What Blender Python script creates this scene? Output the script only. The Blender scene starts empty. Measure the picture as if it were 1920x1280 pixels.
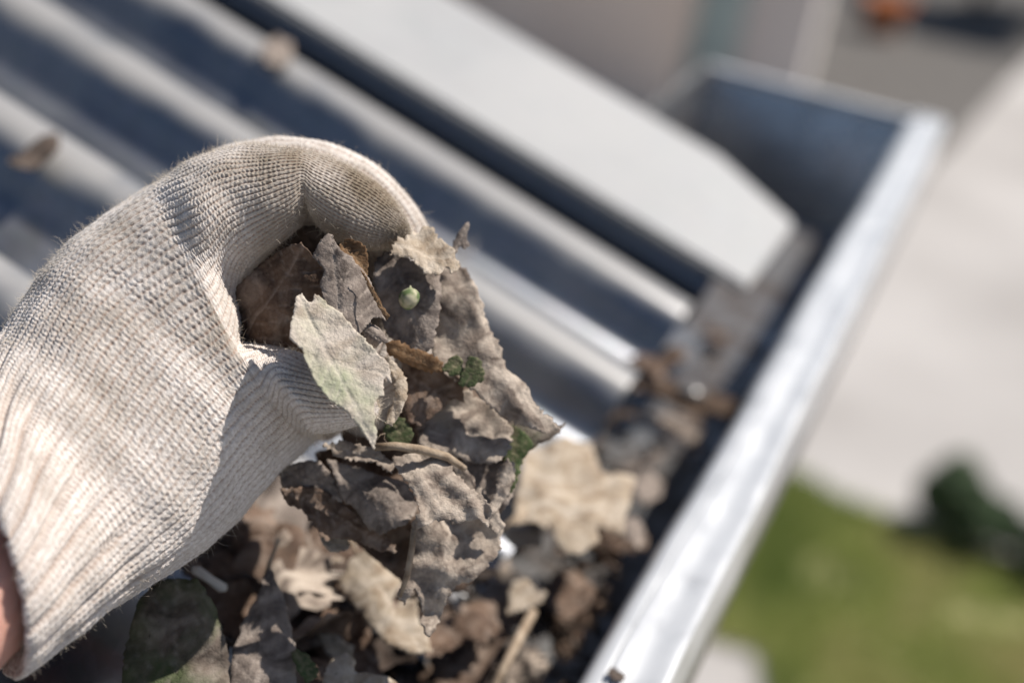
import bpy, bmesh, math, random
import numpy as np
from mathutils import Vector, Matrix, noise, geometry
random.seed(7); RNG = np.random.default_rng(7)
R = math.radians
scene = bpy.context.scene
col = scene.collection

# ------------------------------------------------------------------ camera
# world: origin on the gutter's front lip at its closed end, X outward, Y along the gutter away from the camera, Z up, metres
F = 50/36*1920.0
AX = np.array([0.91376238, -0.29803895, 0.27606355])   # world X, Y, Z seen in camera axes
AY = np.array([0.37712, 0.36947, -0.84920]); AY /= np.linalg.norm(AY)
AX = AX - AY*(AX@AY); AX /= np.linalg.norm(AX)
AZ = np.cross(AX, AY)
MW = np.array([AX, AY, AZ])                             # camera vector -> world vector
def camv(px, py, d): return np.array([(px-960)/F*d, -(py-640)/F*d, -d])
K = 1.2                                                 # size of roof profile and gutter against the usual 76 mm sheet
CPOS = -MW @ camv(1745, 222, 0.90*K)
def at(px, py, d):
    """photo pixel + distance along the lens axis (metres) -> world point"""
    return CPOS + MW @ camv(px, py, d)
def on_plane(px, py, p0, n):
    r = MW @ camv(px, py, 1.0); n = np.array(n, float)
    return CPOS + r*(((np.array(p0)-CPOS)@n)/(r@n))
cd = bpy.data.cameras.new('camera'); cam = bpy.data.objects.new('camera', cd); col.objects.link(cam)
m = Matrix.Identity(4)
for i in range(3):
    for j in range(3): m[i][j] = MW[i, j]
    m[i][3] = CPOS[i]
cam.matrix_world = m
cd.lens = 50; cd.sensor_width = 36; cd.clip_start = 0.01; cd.clip_end = 500
cd.dof.use_dof = True; cd.dof.focus_distance = 0.378; cd.dof.aperture_fstop = 4.5
scene.camera = cam

# ------------------------------------------------------------------ sky, sun, exposure
SUN = np.array([0.36, 0.39, 0.85]); SUN /= np.linalg.norm(SUN)
w = bpy.data.worlds.new('World'); scene.world = w; w.use_nodes = True
nt = w.node_tree; bg = nt.nodes['Background']
sky = nt.nodes.new('ShaderNodeTexSky'); sky.sky_type = 'NISHITA'; sky.sun_disc = False
sky.sun_elevation = math.asin(SUN[2]); sky.sun_rotation = math.atan2(SUN[0], SUN[1])
nt.links.new(sky.outputs[0], bg.inputs[0]); bg.inputs[1].default_value = 0.07
sl = bpy.data.lights.new('sun', 'SUN'); so = bpy.data.objects.new('sun', sl); col.objects.link(so)
sl.energy = 5.0; sl.angle = R(0.5); sl.color = (1.0, 0.957, 0.895)
so.rotation_euler = Vector(SUN).to_track_quat('Z', 'Y').to_euler(); so.location = (2, 0, 4)
scene.view_settings.view_transform = 'Standard'; scene.view_settings.look = 'None'
scene.view_settings.gamma = 1; scene.view_settings.exposure = 0.32

# ------------------------------------------------------------------ helpers
def tag(o, label=None, cat=None, group=None, kind=None):
    if label: o['label'] = label
    if cat: o['category'] = cat
    if group: o['group'] = group
    if kind: o['kind'] = kind
    return o
def link(name, me, mat, parent=None, smooth=True):
    o = bpy.data.objects.new(name, me); col.objects.link(o)
    if mat is not None: me.materials.append(mat)
    if parent is not None: o.parent = parent
    if smooth: me.polygons.foreach_set('use_smooth', [True]*len(me.polygons))
    return o
def mesh(name, V, Fc, mat, parent=None, smooth=False):
    me = bpy.data.meshes.new(name); me.from_pydata([tuple(map(float, v)) for v in V], [], [tuple(map(int, f)) for f in Fc]); me.update()
    return link(name, me, mat, parent, smooth)
def recenter(o):
    """put the origin of a top-level mesh at its own centre"""
    me = o.data; n = len(me.vertices); a = np.empty(n*3, np.float32); me.vertices.foreach_get('co', a)
    a = a.reshape(-1, 3); c = (a.min(0)+a.max(0))/2
    me.vertices.foreach_set('co', (a-c).ravel()); o.location = c.tolist(); me.update()
    return o
def empty(name, loc=(0, 0, 0)):
    o = bpy.data.objects.new(name, None); col.objects.link(o); o.location = loc; o.empty_display_size = 0.05
    return o
def boxmesh(name, lo, hi, mat, parent=None, bevel=0.0):
    bm = bmesh.new(); bmesh.ops.create_cube(bm, size=1)
    c = [(a+b)/2 for a, b in zip(lo, hi)]; s = [b-a for a, b in zip(lo, hi)]
    for v in bm.verts: v.co = Vector([c[i]+v.co[i]*s[i] for i in range(3)])
    if bevel: bmesh.ops.bevel(bm, geom=bm.edges[:], offset=bevel, segments=2, affect='EDGES', profile=0.6)
    me = bpy.data.meshes.new(name); bm.to_mesh(me); bm.free()
    return link(name, me, mat, parent, False)
def grid_faces(nr, nc, wrap=False, off=0):
    r = np.arange(nr-1)[:, None]; c = np.arange(nc if wrap else nc-1)[None, :]
    c2 = (c+1) % nc
    return np.stack([r*nc+c, r*nc+c2, (r+1)*nc+c2, (r+1)*nc+c], -1).reshape(-1, 4)+off
def fastmesh(name, V, Q, mat, parent=None, smooth=True, attrs=None):
    me = bpy.data.meshes.new(name); V = np.asarray(V, np.float32); Q = np.asarray(Q, np.int32); k = Q.shape[1]
    me.vertices.add(len(V)); me.vertices.foreach_set('co', V.ravel())
    me.loops.add(Q.size); me.loops.foreach_set('vertex_index', Q.ravel())
    me.polygons.add(len(Q)); me.polygons.foreach_set('loop_start', np.arange(0, Q.size, k, dtype=np.int32))
    me.update(calc_edges=True)
    for an, av in (attrs or {}).items():
        at_ = me.attributes.new(an, 'FLOAT', 'POINT'); at_.data.foreach_set('value', np.asarray(av, np.float32))
    o = link(name, me, mat, parent, smooth)
    return o
def fbm(p, oct=3):
    return noise.fractal(Vector(p), 0.9, 2.1, oct, noise_basis='PERLIN_ORIGINAL')

# ------------------------------------------------------------------ materials
def mat(name, build):
    mt = bpy.data.materials.new(name); mt.use_nodes = True
    n = mt.node_tree.nodes; b = n['Principled BSDF']; build(mt.node_tree, n, mt.node_tree.links.new, b)
    return mt
def N(n, t, **kw):
    x = n.new(t)
    for k, v in kw.items():
        if k.startswith('i_'): x.inputs[k[2:].replace('_', ' ')].default_value = v
        else: setattr(x, k, v)
    return x
def ramp(n, stops):
    r = n.new('ShaderNodeValToRGB'); e = r.color_ramp.elements
    while len(e) < len(stops): e.new(0.5)
    for el, (p, c) in zip(e, stops): el.position = p; el.color = (*c, 1) if len(c) == 3 else c
    return r
def noisy(name, stops, scale, rough=0.8, metallic=0.0, bump=0.0, bscale=None, detail=6, spec=0.3, dist=0.0):
    def b(t, n, L, p):
        tc = n.new('ShaderNodeTexCoord')
        nz = N(n, 'ShaderNodeTexNoise'); nz.inputs['Scale'].default_value = scale; nz.inputs['Detail'].default_value = detail
        nz.inputs['Distortion'].default_value = dist
        L(tc.outputs['Object'], nz.inputs['Vector'])
        r = ramp(n, stops); L(nz.outputs['Fac'], r.inputs[0]); L(r.outputs[0], p.inputs['Base Color'])
        p.inputs['Roughness'].default_value = rough; p.inputs['Metallic'].default_value = metallic
        p.inputs['Specular IOR Level'].default_value = spec
        if bump:
            n2 = N(n, 'ShaderNodeTexNoise'); n2.inputs['Scale'].default_value = bscale or scale*4; n2.inputs['Detail'].default_value = 8
            L(tc.outputs['Object'], n2.inputs['Vector'])
            bp = n.new('ShaderNodeBump'); bp.inputs['Strength'].default_value = 0.6; bp.inputs['Distance'].default_value = bump
            L(n2.outputs['Fac'], bp.inputs['Height']); L(bp.outputs[0], p.inputs['Normal'])
    return mat(name, b)

def metal(name, c0, c1, dust, rough0, rough1, dust_lit_col, mscale=14, attr=None):
    """weathered zinc: metal with dull dusty patches; attr adds painted sunlight on ridge tops"""
    def b(t, n, L, p):
        tc = n.new('ShaderNodeTexCoord')
        nz = N(n, 'ShaderNodeTexNoise'); nz.inputs['Scale'].default_value = mscale; nz.inputs['Detail'].default_value = 8
        L(tc.outputs['Object'], nz.inputs['Vector'])
        fine = N(n, 'ShaderNodeTexVoronoi'); fine.inputs['Scale'].default_value = 260; L(tc.outputs['Object'], fine.inputs['Vector'])
        r = ramp(n, [(0.3, c0), (0.7, c1)]); L(nz.outputs['Fac'], r.inputs[0])
        mixc = N(n, 'ShaderNodeMix', data_type='RGBA'); mixc.inputs[0].default_value = 0.05
        L(r.outputs[0], mixc.inputs[6]); L(fine.outputs['Color'], mixc.inputs[7])
        hs = N(n, 'ShaderNodeHueSaturation'); hs.inputs['Saturation'].default_value = 0.25; L(mixc.outputs[2], hs.inputs['Color'])
        dn = N(n, 'ShaderNodeTexNoise'); dn.inputs['Scale'].default_value = mscale*2.7; dn.inputs['Detail'].default_value = 10
        L(tc.outputs['Object'], dn.inputs['Vector'])
        dr = ramp(n, [(0.5-dust*0.3, (0, 0, 0)), (0.85-dust*0.3, (1, 1, 1))]); L(dn.outputs['Fac'], dr.inputs[0])
        sc = N(n, 'ShaderNodeMath', operation='MULTIPLY'); sc.inputs[1].default_value = min(1, dust); L(dr.outputs[0], sc.inputs[0])
        if attr:                                        # sunlight painted as a pale tone on the ridge tops
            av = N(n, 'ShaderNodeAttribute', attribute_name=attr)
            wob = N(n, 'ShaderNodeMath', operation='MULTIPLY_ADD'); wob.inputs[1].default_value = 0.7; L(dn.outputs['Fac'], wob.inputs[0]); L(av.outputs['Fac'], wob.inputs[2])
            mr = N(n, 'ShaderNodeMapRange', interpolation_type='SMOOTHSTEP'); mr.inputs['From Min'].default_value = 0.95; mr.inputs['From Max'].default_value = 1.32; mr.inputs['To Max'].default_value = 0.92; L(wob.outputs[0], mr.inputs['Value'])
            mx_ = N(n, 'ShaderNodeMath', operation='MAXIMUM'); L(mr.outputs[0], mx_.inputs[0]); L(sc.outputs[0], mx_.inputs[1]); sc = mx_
        m2 = N(n, 'ShaderNodeMix', data_type='RGBA'); L(sc.outputs[0], m2.inputs[0]); L(hs.outputs[0], m2.inputs[6]); m2.inputs[7].default_value = (*dust_lit_col, 1)
        L(m2.outputs[2], p.inputs['Base Color'])
        mm = N(n, 'ShaderNodeMapRange'); mm.inputs['To Min'].default_value = 1.0; mm.inputs['To Max'].default_value = 0.0
        L(sc.outputs[0], mm.inputs['Value']); L(mm.outputs[0], p.inputs['Metallic'])
        rr = N(n, 'ShaderNodeMapRange'); rr.inputs['To Min'].default_value = rough0; rr.inputs['To Max'].default_value = rough1
        L(nz.outputs['Fac'], rr.inputs['Value']); L(rr.outputs[0], p.inputs['Roughness'])
        bp = n.new('ShaderNodeBump'); bp.inputs['Strength'].default_value = 0.25; bp.inputs['Distance'].default_value = 0.0006
        L(dn.outputs['Fac'], bp.inputs['Height']); L(bp.outputs[0], p.inputs['Normal'])
    return mat(name, b)

M_ROOF = metal('roof_zinc', (0.10, 0.14, 0.22), (0.13, 0.17, 0.25), 0.22, 0.26, 0.36, (0.31, 0.295, 0.28), 9, 'crest')  # pale crests over dark blue metal imitate the sunlit stripes
M_FLASH = metal('flashing_zinc', (0.27, 0.27, 0.27), (0.33, 0.33, 0.325), 0.75, 0.50, 0.65, (0.36, 0.35, 0.34), 5)
M_GUT = metal('gutter_zinc', (0.28, 0.31, 0.36), (0.42, 0.45, 0.49), 0.95, 0.20, 0.40, (0.075, 0.06, 0.05), 18)
def lipmat():
    """bright galvanised fold: streaks and scratches along its length, small dull patches"""
    def b(t, n, L, p):
        tc = n.new('ShaderNodeTexCoord')
        def nz(sc, d, scale=1.0):
            mp = N(n, 'ShaderNodeMapping'); mp.inputs['Scale'].default_value = sc; L(tc.outputs['Object'], mp.inputs['Vector'])
            x = N(n, 'ShaderNodeTexNoise'); x.inputs['Scale'].default_value = scale; x.inputs['Detail'].default_value = d; L(mp.outputs[0], x.inputs['Vector']); return x
        st = nz((420, 10, 420), 4); pt = nz((70, 40, 70), 8)
        r = ramp(n, [(0.28, (0.46, 0.46, 0.46)), (0.42, (0.59, 0.59, 0.59)), (0.75, (0.64, 0.64, 0.64))]); L(pt.outputs['Fac'], r.inputs[0]); L(r.outputs[0], p.inputs['Base Color'])
        rr = N(n, 'ShaderNodeMapRange'); rr.inputs['From Min'].default_value = 0.3; rr.inputs['From Max'].default_value = 0.7; rr.inputs['To Min'].default_value = 0.25; rr.inputs['To Max'].default_value = 0.42
        L(pt.outputs['Fac'], rr.inputs['Value']); L(rr.outputs[0], p.inputs['Roughness'])
        p.inputs['Metallic'].default_value = 0.30
        bp = n.new('ShaderNodeBump'); bp.inputs['Strength'].default_value = 0.35; bp.inputs['Distance'].default_value = 0.0004; L(st.outputs['Fac'], bp.inputs['Height'])
        b2 = n.new('ShaderNodeBump'); b2.inputs['Strength'].default_value = 0.22; b2.inputs['Distance'].default_value = 0.0010; L(pt.outputs['Fac'], b2.inputs['Height']); L(bp.outputs[0], b2.inputs['Normal']); L(b2.outputs[0], p.inputs['Normal'])
    return mat('lip_zinc', b)
M_LIP = lipmat()
M_CAP = metal('cap_zinc', (0.34, 0.40, 0.50), (0.44, 0.51, 0.60), 0.35, 0.18, 0.34, (0.11, 0.11, 0.115), 24)
M_RUST = noisy('rust', [(0.35, (0.03, 0.02, 0.015)), (0.7, (0.11, 0.07, 0.045))], 900, 0.95)
M_CONC = noisy('concrete', [(0.25, (0.27, 0.25, 0.235)), (0.75, (0.46, 0.435, 0.415))], 0.7, 0.9, bump=0.002, bscale=60)
M_SOIL = noisy('lawn_soil', [(0.3, (0.18, 0.18, 0.07)), (0.7, (0.36, 0.32, 0.17))], 1.5, 0.95, bump=0.01, bscale=20)
M_BEIGE = noisy('beige_render', [(0.3, (0.74, 0.60, 0.50)), (0.7, (0.80, 0.68, 0.58))], 1.2, 0.9, bump=0.002, bscale=120)
M_TAUPE = noisy('taupe_render', [(0.3, (0.60, 0.54, 0.50)), (0.7, (0.70, 0.64, 0.60))], 1.2, 0.9, bump=0.002, bscale=120)
M_TEAL = noisy('grey_green_paint', [(0.3, (0.40, 0.50, 0.49)), (0.7, (0.48, 0.58, 0.56))], 3, 0.6)
M_WOOD = noisy('fascia_paint', [(0.3, (0.50, 0.48, 0.45)), (0.7, (0.62, 0.60, 0.57))], 6, 0.6)
M_TILE = noisy('roof_tile', [(0.3, (0.16, 0.09, 0.06)), (0.7, (0.28, 0.16, 0.11))], 4, 0.85)
M_TERRA = noisy('terracotta', [(0.3, (0.36, 0.12, 0.05)), (0.7, (0.52, 0.19, 0.08))], 6, 0.85)
M_HEDGE = noisy('hedge_leaf', [(0.3, (0.02, 0.035, 0.015)), (0.7, (0.06, 0.09, 0.035))], 8, 0.7)
M_BUSH = noisy('bush_leaf', [(0.3, (0.04, 0.07, 0.03)), (0.7, (0.09, 0.13, 0.06))], 8, 0.7)
M_BARK = noisy('bark', [(0.3, (0.06, 0.045, 0.035)), (0.7, (0.16, 0.12, 0.09))], 20, 0.9)
M_FENCE = noisy('dark_timber', [(0.3, (0.03, 0.028, 0.028)), (0.7, (0.07, 0.062, 0.058))], 5, 0.85)
M_BRICK = noisy('brick_wall', [(0.3, (0.30, 0.17, 0.12)), (0.7, (0.42, 0.26, 0.19))], 12, 0.9)
M_TWIG = noisy('twig', [(0.3, (0.20, 0.14, 0.09)), (0.7, (0.42, 0.33, 0.24))], 300, 0.9, bump=0.0004, bscale=1200)
M_CHIP = noisy('wood_chip', [(0.3, (0.55, 0.50, 0.44)), (0.7, (0.70, 0.66, 0.60))], 300, 0.85)

def grassmat():
    def b(t, n, L, p):
        tc = n.new('ShaderNodeTexCoord'); nz = N(n, 'ShaderNodeTexNoise'); nz.inputs['Scale'].default_value = 1.6; nz.inputs['Detail'].default_value = 4
        L(tc.outputs['Object'], nz.inputs['Vector'])
        r = ramp(n, [(0.34, (0.20, 0.26, 0.07)), (0.5, (0.36, 0.40, 0.13)), (0.64, (0.52, 0.46, 0.24))]); L(nz.outputs['Fac'], r.inputs[0])
        L(r.outputs[0], p.inputs['Base Color']); p.inputs['Roughness'].default_value = 0.7; p.inputs['Specular IOR Level'].default_value = 0.2
        tr = n.new('ShaderNodeBsdfTranslucent'); L(r.outputs[0], tr.inputs['Color']); mx = n.new('ShaderNodeMixShader'); mx.inputs[0].default_value = 0.45
        o = [x for x in n if x.type == 'OUTPUT_MATERIAL'][0]; L(p.outputs[0], mx.inputs[1]); L(tr.outputs[0], mx.inputs[2]); L(mx.outputs[0], o.inputs['Surface'])
    return mat('grass_blades', b)
M_GRASS = grassmat()

def leafmat(name, dark, mid, dust, dustamt, transl=0.12, scale=1.0, green=None, gamt=0.0):
    def b(t, n, L, p):
        tc = n.new('ShaderNodeTexCoord')
        def nz(s, d=6, dist=0.3):
            x = N(n, 'ShaderNodeTexNoise'); x.inputs['Scale'].default_value = s*scale; x.inputs['Detail'].default_value = d
            x.inputs['Distortion'].default_value = dist; L(tc.outputs['Object'], x.inputs['Vector']); return x
        a = nz(130, 10, 0.9); r = ramp(n, [(0.36, dark), (0.60, mid)]); L(a.outputs['Fac'], r.inputs[0])
        d = nz(75, 12, 1.6); lo = 0.74-dustamt*0.5
        dr = ramp(n, [(max(0.02, lo-0.09), (0, 0, 0)), (min(0.98, lo+0.13), (1, 1, 1))]); L(d.outputs['Fac'], dr.inputs[0])
        m1 = N(n, 'ShaderNodeMix', data_type='RGBA'); L(dr.outputs[0], m1.inputs[0]); L(r.outputs[0], m1.inputs[6]); m1.inputs[7].default_value = (*dust, 1)
        out = m1.outputs[2]
        if green:
            g = nz(48, 4, 0.6); lo = 0.70-gamt*0.45
            gr = ramp(n, [(lo-0.08, (0, 0, 0)), (lo+0.14, (1, 1, 1))]); L(g.outputs['Fac'], gr.inputs[0])
            m2 = N(n, 'ShaderNodeMix', data_type='RGBA'); L(gr.outputs[0], m2.inputs[0]); L(out, m2.inputs[6]); m2.inputs[7].default_value = (*green, 1); out = m2.outputs[2]
        # dark specks
        sp = nz(650, 3, 0); sr = ramp(n, [(0.70, (0, 0, 0)), (0.76, (1, 1, 1))]); L(sp.outputs['Fac'], sr.inputs[0])
        sm = N(n, 'ShaderNodeMath', operation='MULTIPLY'); sm.inputs[1].default_value = 0.7; L(sr.outputs[0], sm.inputs[0])
        m3 = N(n, 'ShaderNodeMix', data_type='RGBA'); L(sm.outputs[0], m3.inputs[0]); L(out, m3.inputs[6]); m3.inputs[7].default_value = (*[c*0.35 for c in dark], 1)
        # veins
        va = N(n, 'ShaderNodeAttribute', attribute_name='vein'); vm = N(n, 'ShaderNodeMath', operation='MULTIPLY'); vm.inputs[1].default_value = 0.62; L(va.outputs['Fac'], vm.inputs[0])
        m4 = N(n, 'ShaderNodeMix', data_type='RGBA'); L(vm.outputs[0], m4.inputs[0]); L(m3.outputs[2], m4.inputs[6]); m4.inputs[7].default_value = (*[min(0.7, c*1.25) for c in dust], 1)
        vo = N(n, 'ShaderNodeTexVoronoi', feature='DISTANCE_TO_EDGE'); vo.inputs['Scale'].default_value = 850*scale; L(tc.outputs['Object'], vo.inputs['Vector'])
        vr = ramp(n, [(0.0, (1, 1, 1)), (0.10, (0, 0, 0))]); L(vo.outputs['Distance'], vr.inputs[0])
        v5 = N(n, 'ShaderNodeMath', operation='MULTIPLY'); v5.inputs[1].default_value = 0.13; L(vr.outputs[0], v5.inputs[0])
        m5 = N(n, 'ShaderNodeMix', data_type='RGBA'); L(v5.outputs[0], m5.inputs[0]); L(m4.outputs[2], m5.inputs[6]); m5.inputs[7].default_value = (*[c*0.6 for c in dark], 1)
        m4 = m5
        L(m4.outputs[2], p.inputs['Base Color'])
        p.inputs['Roughness'].default_value = 0.85; p.inputs['Specular IOR Level'].default_value = 0.2
        f1 = nz(420, 8, 0.2); f2 = nz(1500, 4, 0)
        ad = N(n, 'ShaderNodeMath', operation='MULTIPLY_ADD'); ad.inputs[1].default_value = 0.35; L(f2.outputs['Fac'], ad.inputs[0]); L(f1.outputs['Fac'], ad.inputs[2])
        ad2 = N(n, 'ShaderNodeMath', operation='MULTIPLY_ADD'); ad2.inputs[1].default_value = -0.10; L(vr.outputs[0], ad2.inputs[0]); L(ad.outputs[0], ad2.inputs[2]); ad = ad2
        bp = n.new('ShaderNodeBump'); bp.inputs['Strength'].default_value = 0.7; bp.inputs['Distance'].default_value = 0.0009
        L(ad.outputs[0], bp.inputs['Height']); L(bp.outputs[0], p.inputs['Normal'])
        tr = n.new('ShaderNodeBsdfTranslucent'); L(m4.outputs[2], tr.inputs['Color'])
        mx = n.new('ShaderNodeMixShader'); mx.inputs[0].default_value = transl
        o = [x for x in n if x.type == 'OUTPUT_MATERIAL'][0]
        L(p.outputs[0], mx.inputs[1]); L(tr.outputs[0], mx.inputs[2]); L(mx.outputs[0], o.inputs['Surface'])
    return mat(name, b)
LM = {
 'palegreen': leafmat('leaf_pale_green', (0.33, 0.26, 0.20), (0.47, 0.39, 0.31), (0.58, 0.50, 0.42), 0.62, 0.10, 1.0, (0.40, 0.41, 0.27), 0.42),
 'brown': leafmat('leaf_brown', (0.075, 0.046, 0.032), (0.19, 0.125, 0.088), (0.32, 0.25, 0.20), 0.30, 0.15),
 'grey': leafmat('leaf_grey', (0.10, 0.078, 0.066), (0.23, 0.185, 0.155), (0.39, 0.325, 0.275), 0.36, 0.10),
 'dusty': leafmat('leaf_dusty', (0.13, 0.098, 0.078), (0.29, 0.23, 0.185), (0.52, 0.435, 0.355), 0.46, 0.10),
 'tan': leafmat('leaf_tan', (0.27, 0.195, 0.13), (0.45, 0.36, 0.265), (0.56, 0.48, 0.39), 0.42, 0.18),
 'dark': leafmat('leaf_dark', (0.025, 0.018, 0.015), (0.075, 0.052, 0.04), (0.17, 0.135, 0.11), 0.25, 0.06),
 'amber': leafmat('leaf_amber', (0.12, 0.062, 0.03), (0.28, 0.16, 0.08), (0.40, 0.27, 0.16), 0.2, 0.35),
 'green': leafmat('leaf_green', (0.03, 0.045, 0.018), (0.08, 0.095, 0.04), (0.28, 0.23, 0.15), 0.32, 0.2, 1.0, (0.06, 0.10, 0.035), 0.6),
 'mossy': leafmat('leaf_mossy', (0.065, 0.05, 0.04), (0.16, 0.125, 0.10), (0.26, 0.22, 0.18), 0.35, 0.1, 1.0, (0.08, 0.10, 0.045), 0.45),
}

def glovemat():
    def b(t, n, L, p):
        tc = n.new('ShaderNodeTexCoord')
        def nz(s, d=5):
            x = N(n, 'ShaderNodeTexNoise'); x.inputs['Scale'].default_value = s; x.inputs['Detail'].default_value = d; L(tc.outputs['Object'], x.inputs['Vector']); return x
        a = nz(900, 3); r = ramp(n, [(0.35, (0.57, 0.495, 0.435)), (0.65, (0.75, 0.685, 0.63))]); L(a.outputs['Fac'], r.inputs[0])
        # grime: attribute + blotches
        at1 = N(n, 'ShaderNodeAttribute', attribute_name='dirt'); bl = nz(70, 6)
        ad = N(n, 'ShaderNodeMath', operation='MULTIPLY_ADD'); ad.inputs[1].default_value = 1.5; ad.inputs[2].default_value = -0.72; L(bl.outputs['Fac'], ad.inputs[0])
        sm = N(n, 'ShaderNodeMath', operation='ADD', use_clamp=True); L(ad.outputs[0], sm.inputs[0]); L(at1.outputs['Fac'], sm.inputs[1])
        m1 = N(n, 'ShaderNodeMix', data_type='RGBA'); L(sm.outputs[0], m1.inputs[0]); L(r.outputs[0], m1.inputs[6]); m1.inputs[7].default_value = (0.20, 0.155, 0.105, 1)
        # brown core yarn showing between the stitches
        gr = N(n, 'ShaderNodeAttribute', attribute_name='core'); gm = N(n, 'ShaderNodeMath', operation='MULTIPLY', use_clamp=True); gm.inputs[1].default_value = 0.55; L(gr.outputs['Fac'], gm.inputs[0])
        m2 = N(n, 'ShaderNodeMix', data_type='RGBA'); L(gm.outputs[0], m2.inputs[0]); L(m1.outputs[2], m2.inputs[6]); m2.inputs[7].default_value = (0.26, 0.15, 0.10, 1)
        L(m2.outputs[2], p.inputs['Base Color'])
        p.inputs['Roughness'].default_value = 0.95; p.inputs['Specular IOR Level'].default_value = 0.1
        p.inputs['Sheen Weight'].default_value = 0.25; p.inputs['Sheen Roughness'].default_value = 0.6
        f = nz(2600, 3); bp = n.new('ShaderNodeBump'); bp.inputs['Strength'].default_value = 0.5; bp.inputs['Distance'].default_value = 0.0004
        L(f.outputs['Fac'], bp.inputs['Height']); L(bp.outputs[0], p.inputs['Normal'])
    return mat('knitted_cotton', b)
M_GLOVE = glovemat()
def fuzzmat():
    def b(t, n, L, p):
        p.inputs['Base Color'].default_value = (0.66, 0.57, 0.46, 1); p.inputs['Roughness'].default_value = 0.8; p.inputs['Specular IOR Level'].default_value = 0.2
    return mat('cotton_fibre', b)
M_FUZZ = fuzzmat()
def skinmat():
    def b(t, n, L, p):
        tc = n.new('ShaderNodeTexCoord'); a = N(n, 'ShaderNodeTexNoise'); a.inputs['Scale'].default_value = 90; a.inputs['Detail'].default_value = 5; L(tc.outputs['Object'], a.inputs['Vector'])
        r = ramp(n, [(0.35, (0.50, 0.24, 0.18)), (0.65, (0.66, 0.38, 0.30))]); L(a.outputs['Fac'], r.inputs[0]); L(r.outputs[0], p.inputs['Base Color'])
        p.inputs['Roughness'].default_value = 0.5; p.inputs['Subsurface Weight'].default_value = 0.25; p.inputs['Subsurface Radius'].default_value = (0.004, 0.0015, 0.001); p.inputs['Subsurface Scale'].default_value = 1.0
        f = N(n, 'ShaderNodeTexVoronoi'); f.inputs['Scale'].default_value = 900; L(tc.outputs['Object'], f.inputs['Vector'])
        bp = n.new('ShaderNodeBump'); bp.inputs['Strength'].default_value = 0.2; bp.inputs['Distance'].default_value = 0.0004; L(f.outputs['Distance'], bp.inputs['Height']); L(bp.outputs[0], p.inputs['Normal'])
    return mat('skin', b)
M_SKIN = skinmat()

# ------------------------------------------------------------------ the yard below
GZ = -2.70
def gp(px, py): return on_plane(px, py, (0, 0, GZ), (0, 0, 1))
tag(mesh('ground', [(-150, -150, GZ), (150, -150, GZ), (150, 150, GZ), (-150, 150, GZ)], [(0, 1, 2, 3)], M_CONC), kind='structure')
lawn_px = [(1385, 850), (1470, 880), (1580, 940), (1700, 985), (1930, 1065), (2150, 1140), (2300, 1700), (1500, 1700), (1420, 1225), (1290, 1190), (1200, 1150)]
LP = [gp(*q) for q in lawn_px]
tag(mesh('lawn', [(p[0], p[1], GZ+0.012) for p in LP], [tuple(range(len(LP)))], M_SOIL), kind='structure')
GP = [gp(*q) for q in ((1440, 300), (1480, 60), (1520, -120), (2300, -120), (1990, 60), (1930, 118), (1860, 190), (1790, 270), (1740, 320), (1600, 330))]
tag(mesh('dark_ground_patch', [(p[0], p[1], GZ+0.006) for p in GP], [tuple(range(len(GP)))], noisy('dark_ground', [(0.3, (0.085, 0.078, 0.072)), (0.7, (0.135, 0.125, 0.115))], 9, 0.95, bump=0.01, bscale=90)), kind='structure')  # flat sheet just above the concrete, in a darker tone
def inpoly(x, y, P):
    c = False; j = len(P)-1
    for i in range(len(P)):
        if (P[i][1] > y) != (P[j][1] > y) and x < (P[j][0]-P[i][0])*(y-P[i][1])/(P[j][1]-P[i][1])+P[i][0]: c = not c
        j = i
    return c
V, Q = [], []
xs = [p[0] for p in LP]; ys = [p[1] for p in LP]
while len(V) < 3*26000:
    x, y = random.uniform(min(xs), max(xs)), random.uniform(min(ys), max(ys))
    if not inpoly(x, y, LP): continue
    if fbm((x*1.3, y*1.3, 3.0)) > 0.28 and random.random() < 0.75: continue
    a = random.uniform(0, 6.28); h = random.uniform(0.03, 0.08); wd = 0.006; lx, ly = random.gauss(0, 0.02), random.gauss(0, 0.02)
    k = len(V); V += [(x-wd*math.cos(a), y-wd*math.sin(a), GZ+0.01), (x+wd*math.cos(a), y+wd*math.sin(a), GZ+0.01), (x+lx, y+ly, GZ+h)]; Q.append((k, k+1, k+2))
g = fastmesh('grass', V, np.array(Q), M_GRASS, smooth=False); tag(g, 'short green and straw coloured grass of the lawn below the gutter', 'grass', kind='stuff')

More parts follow.
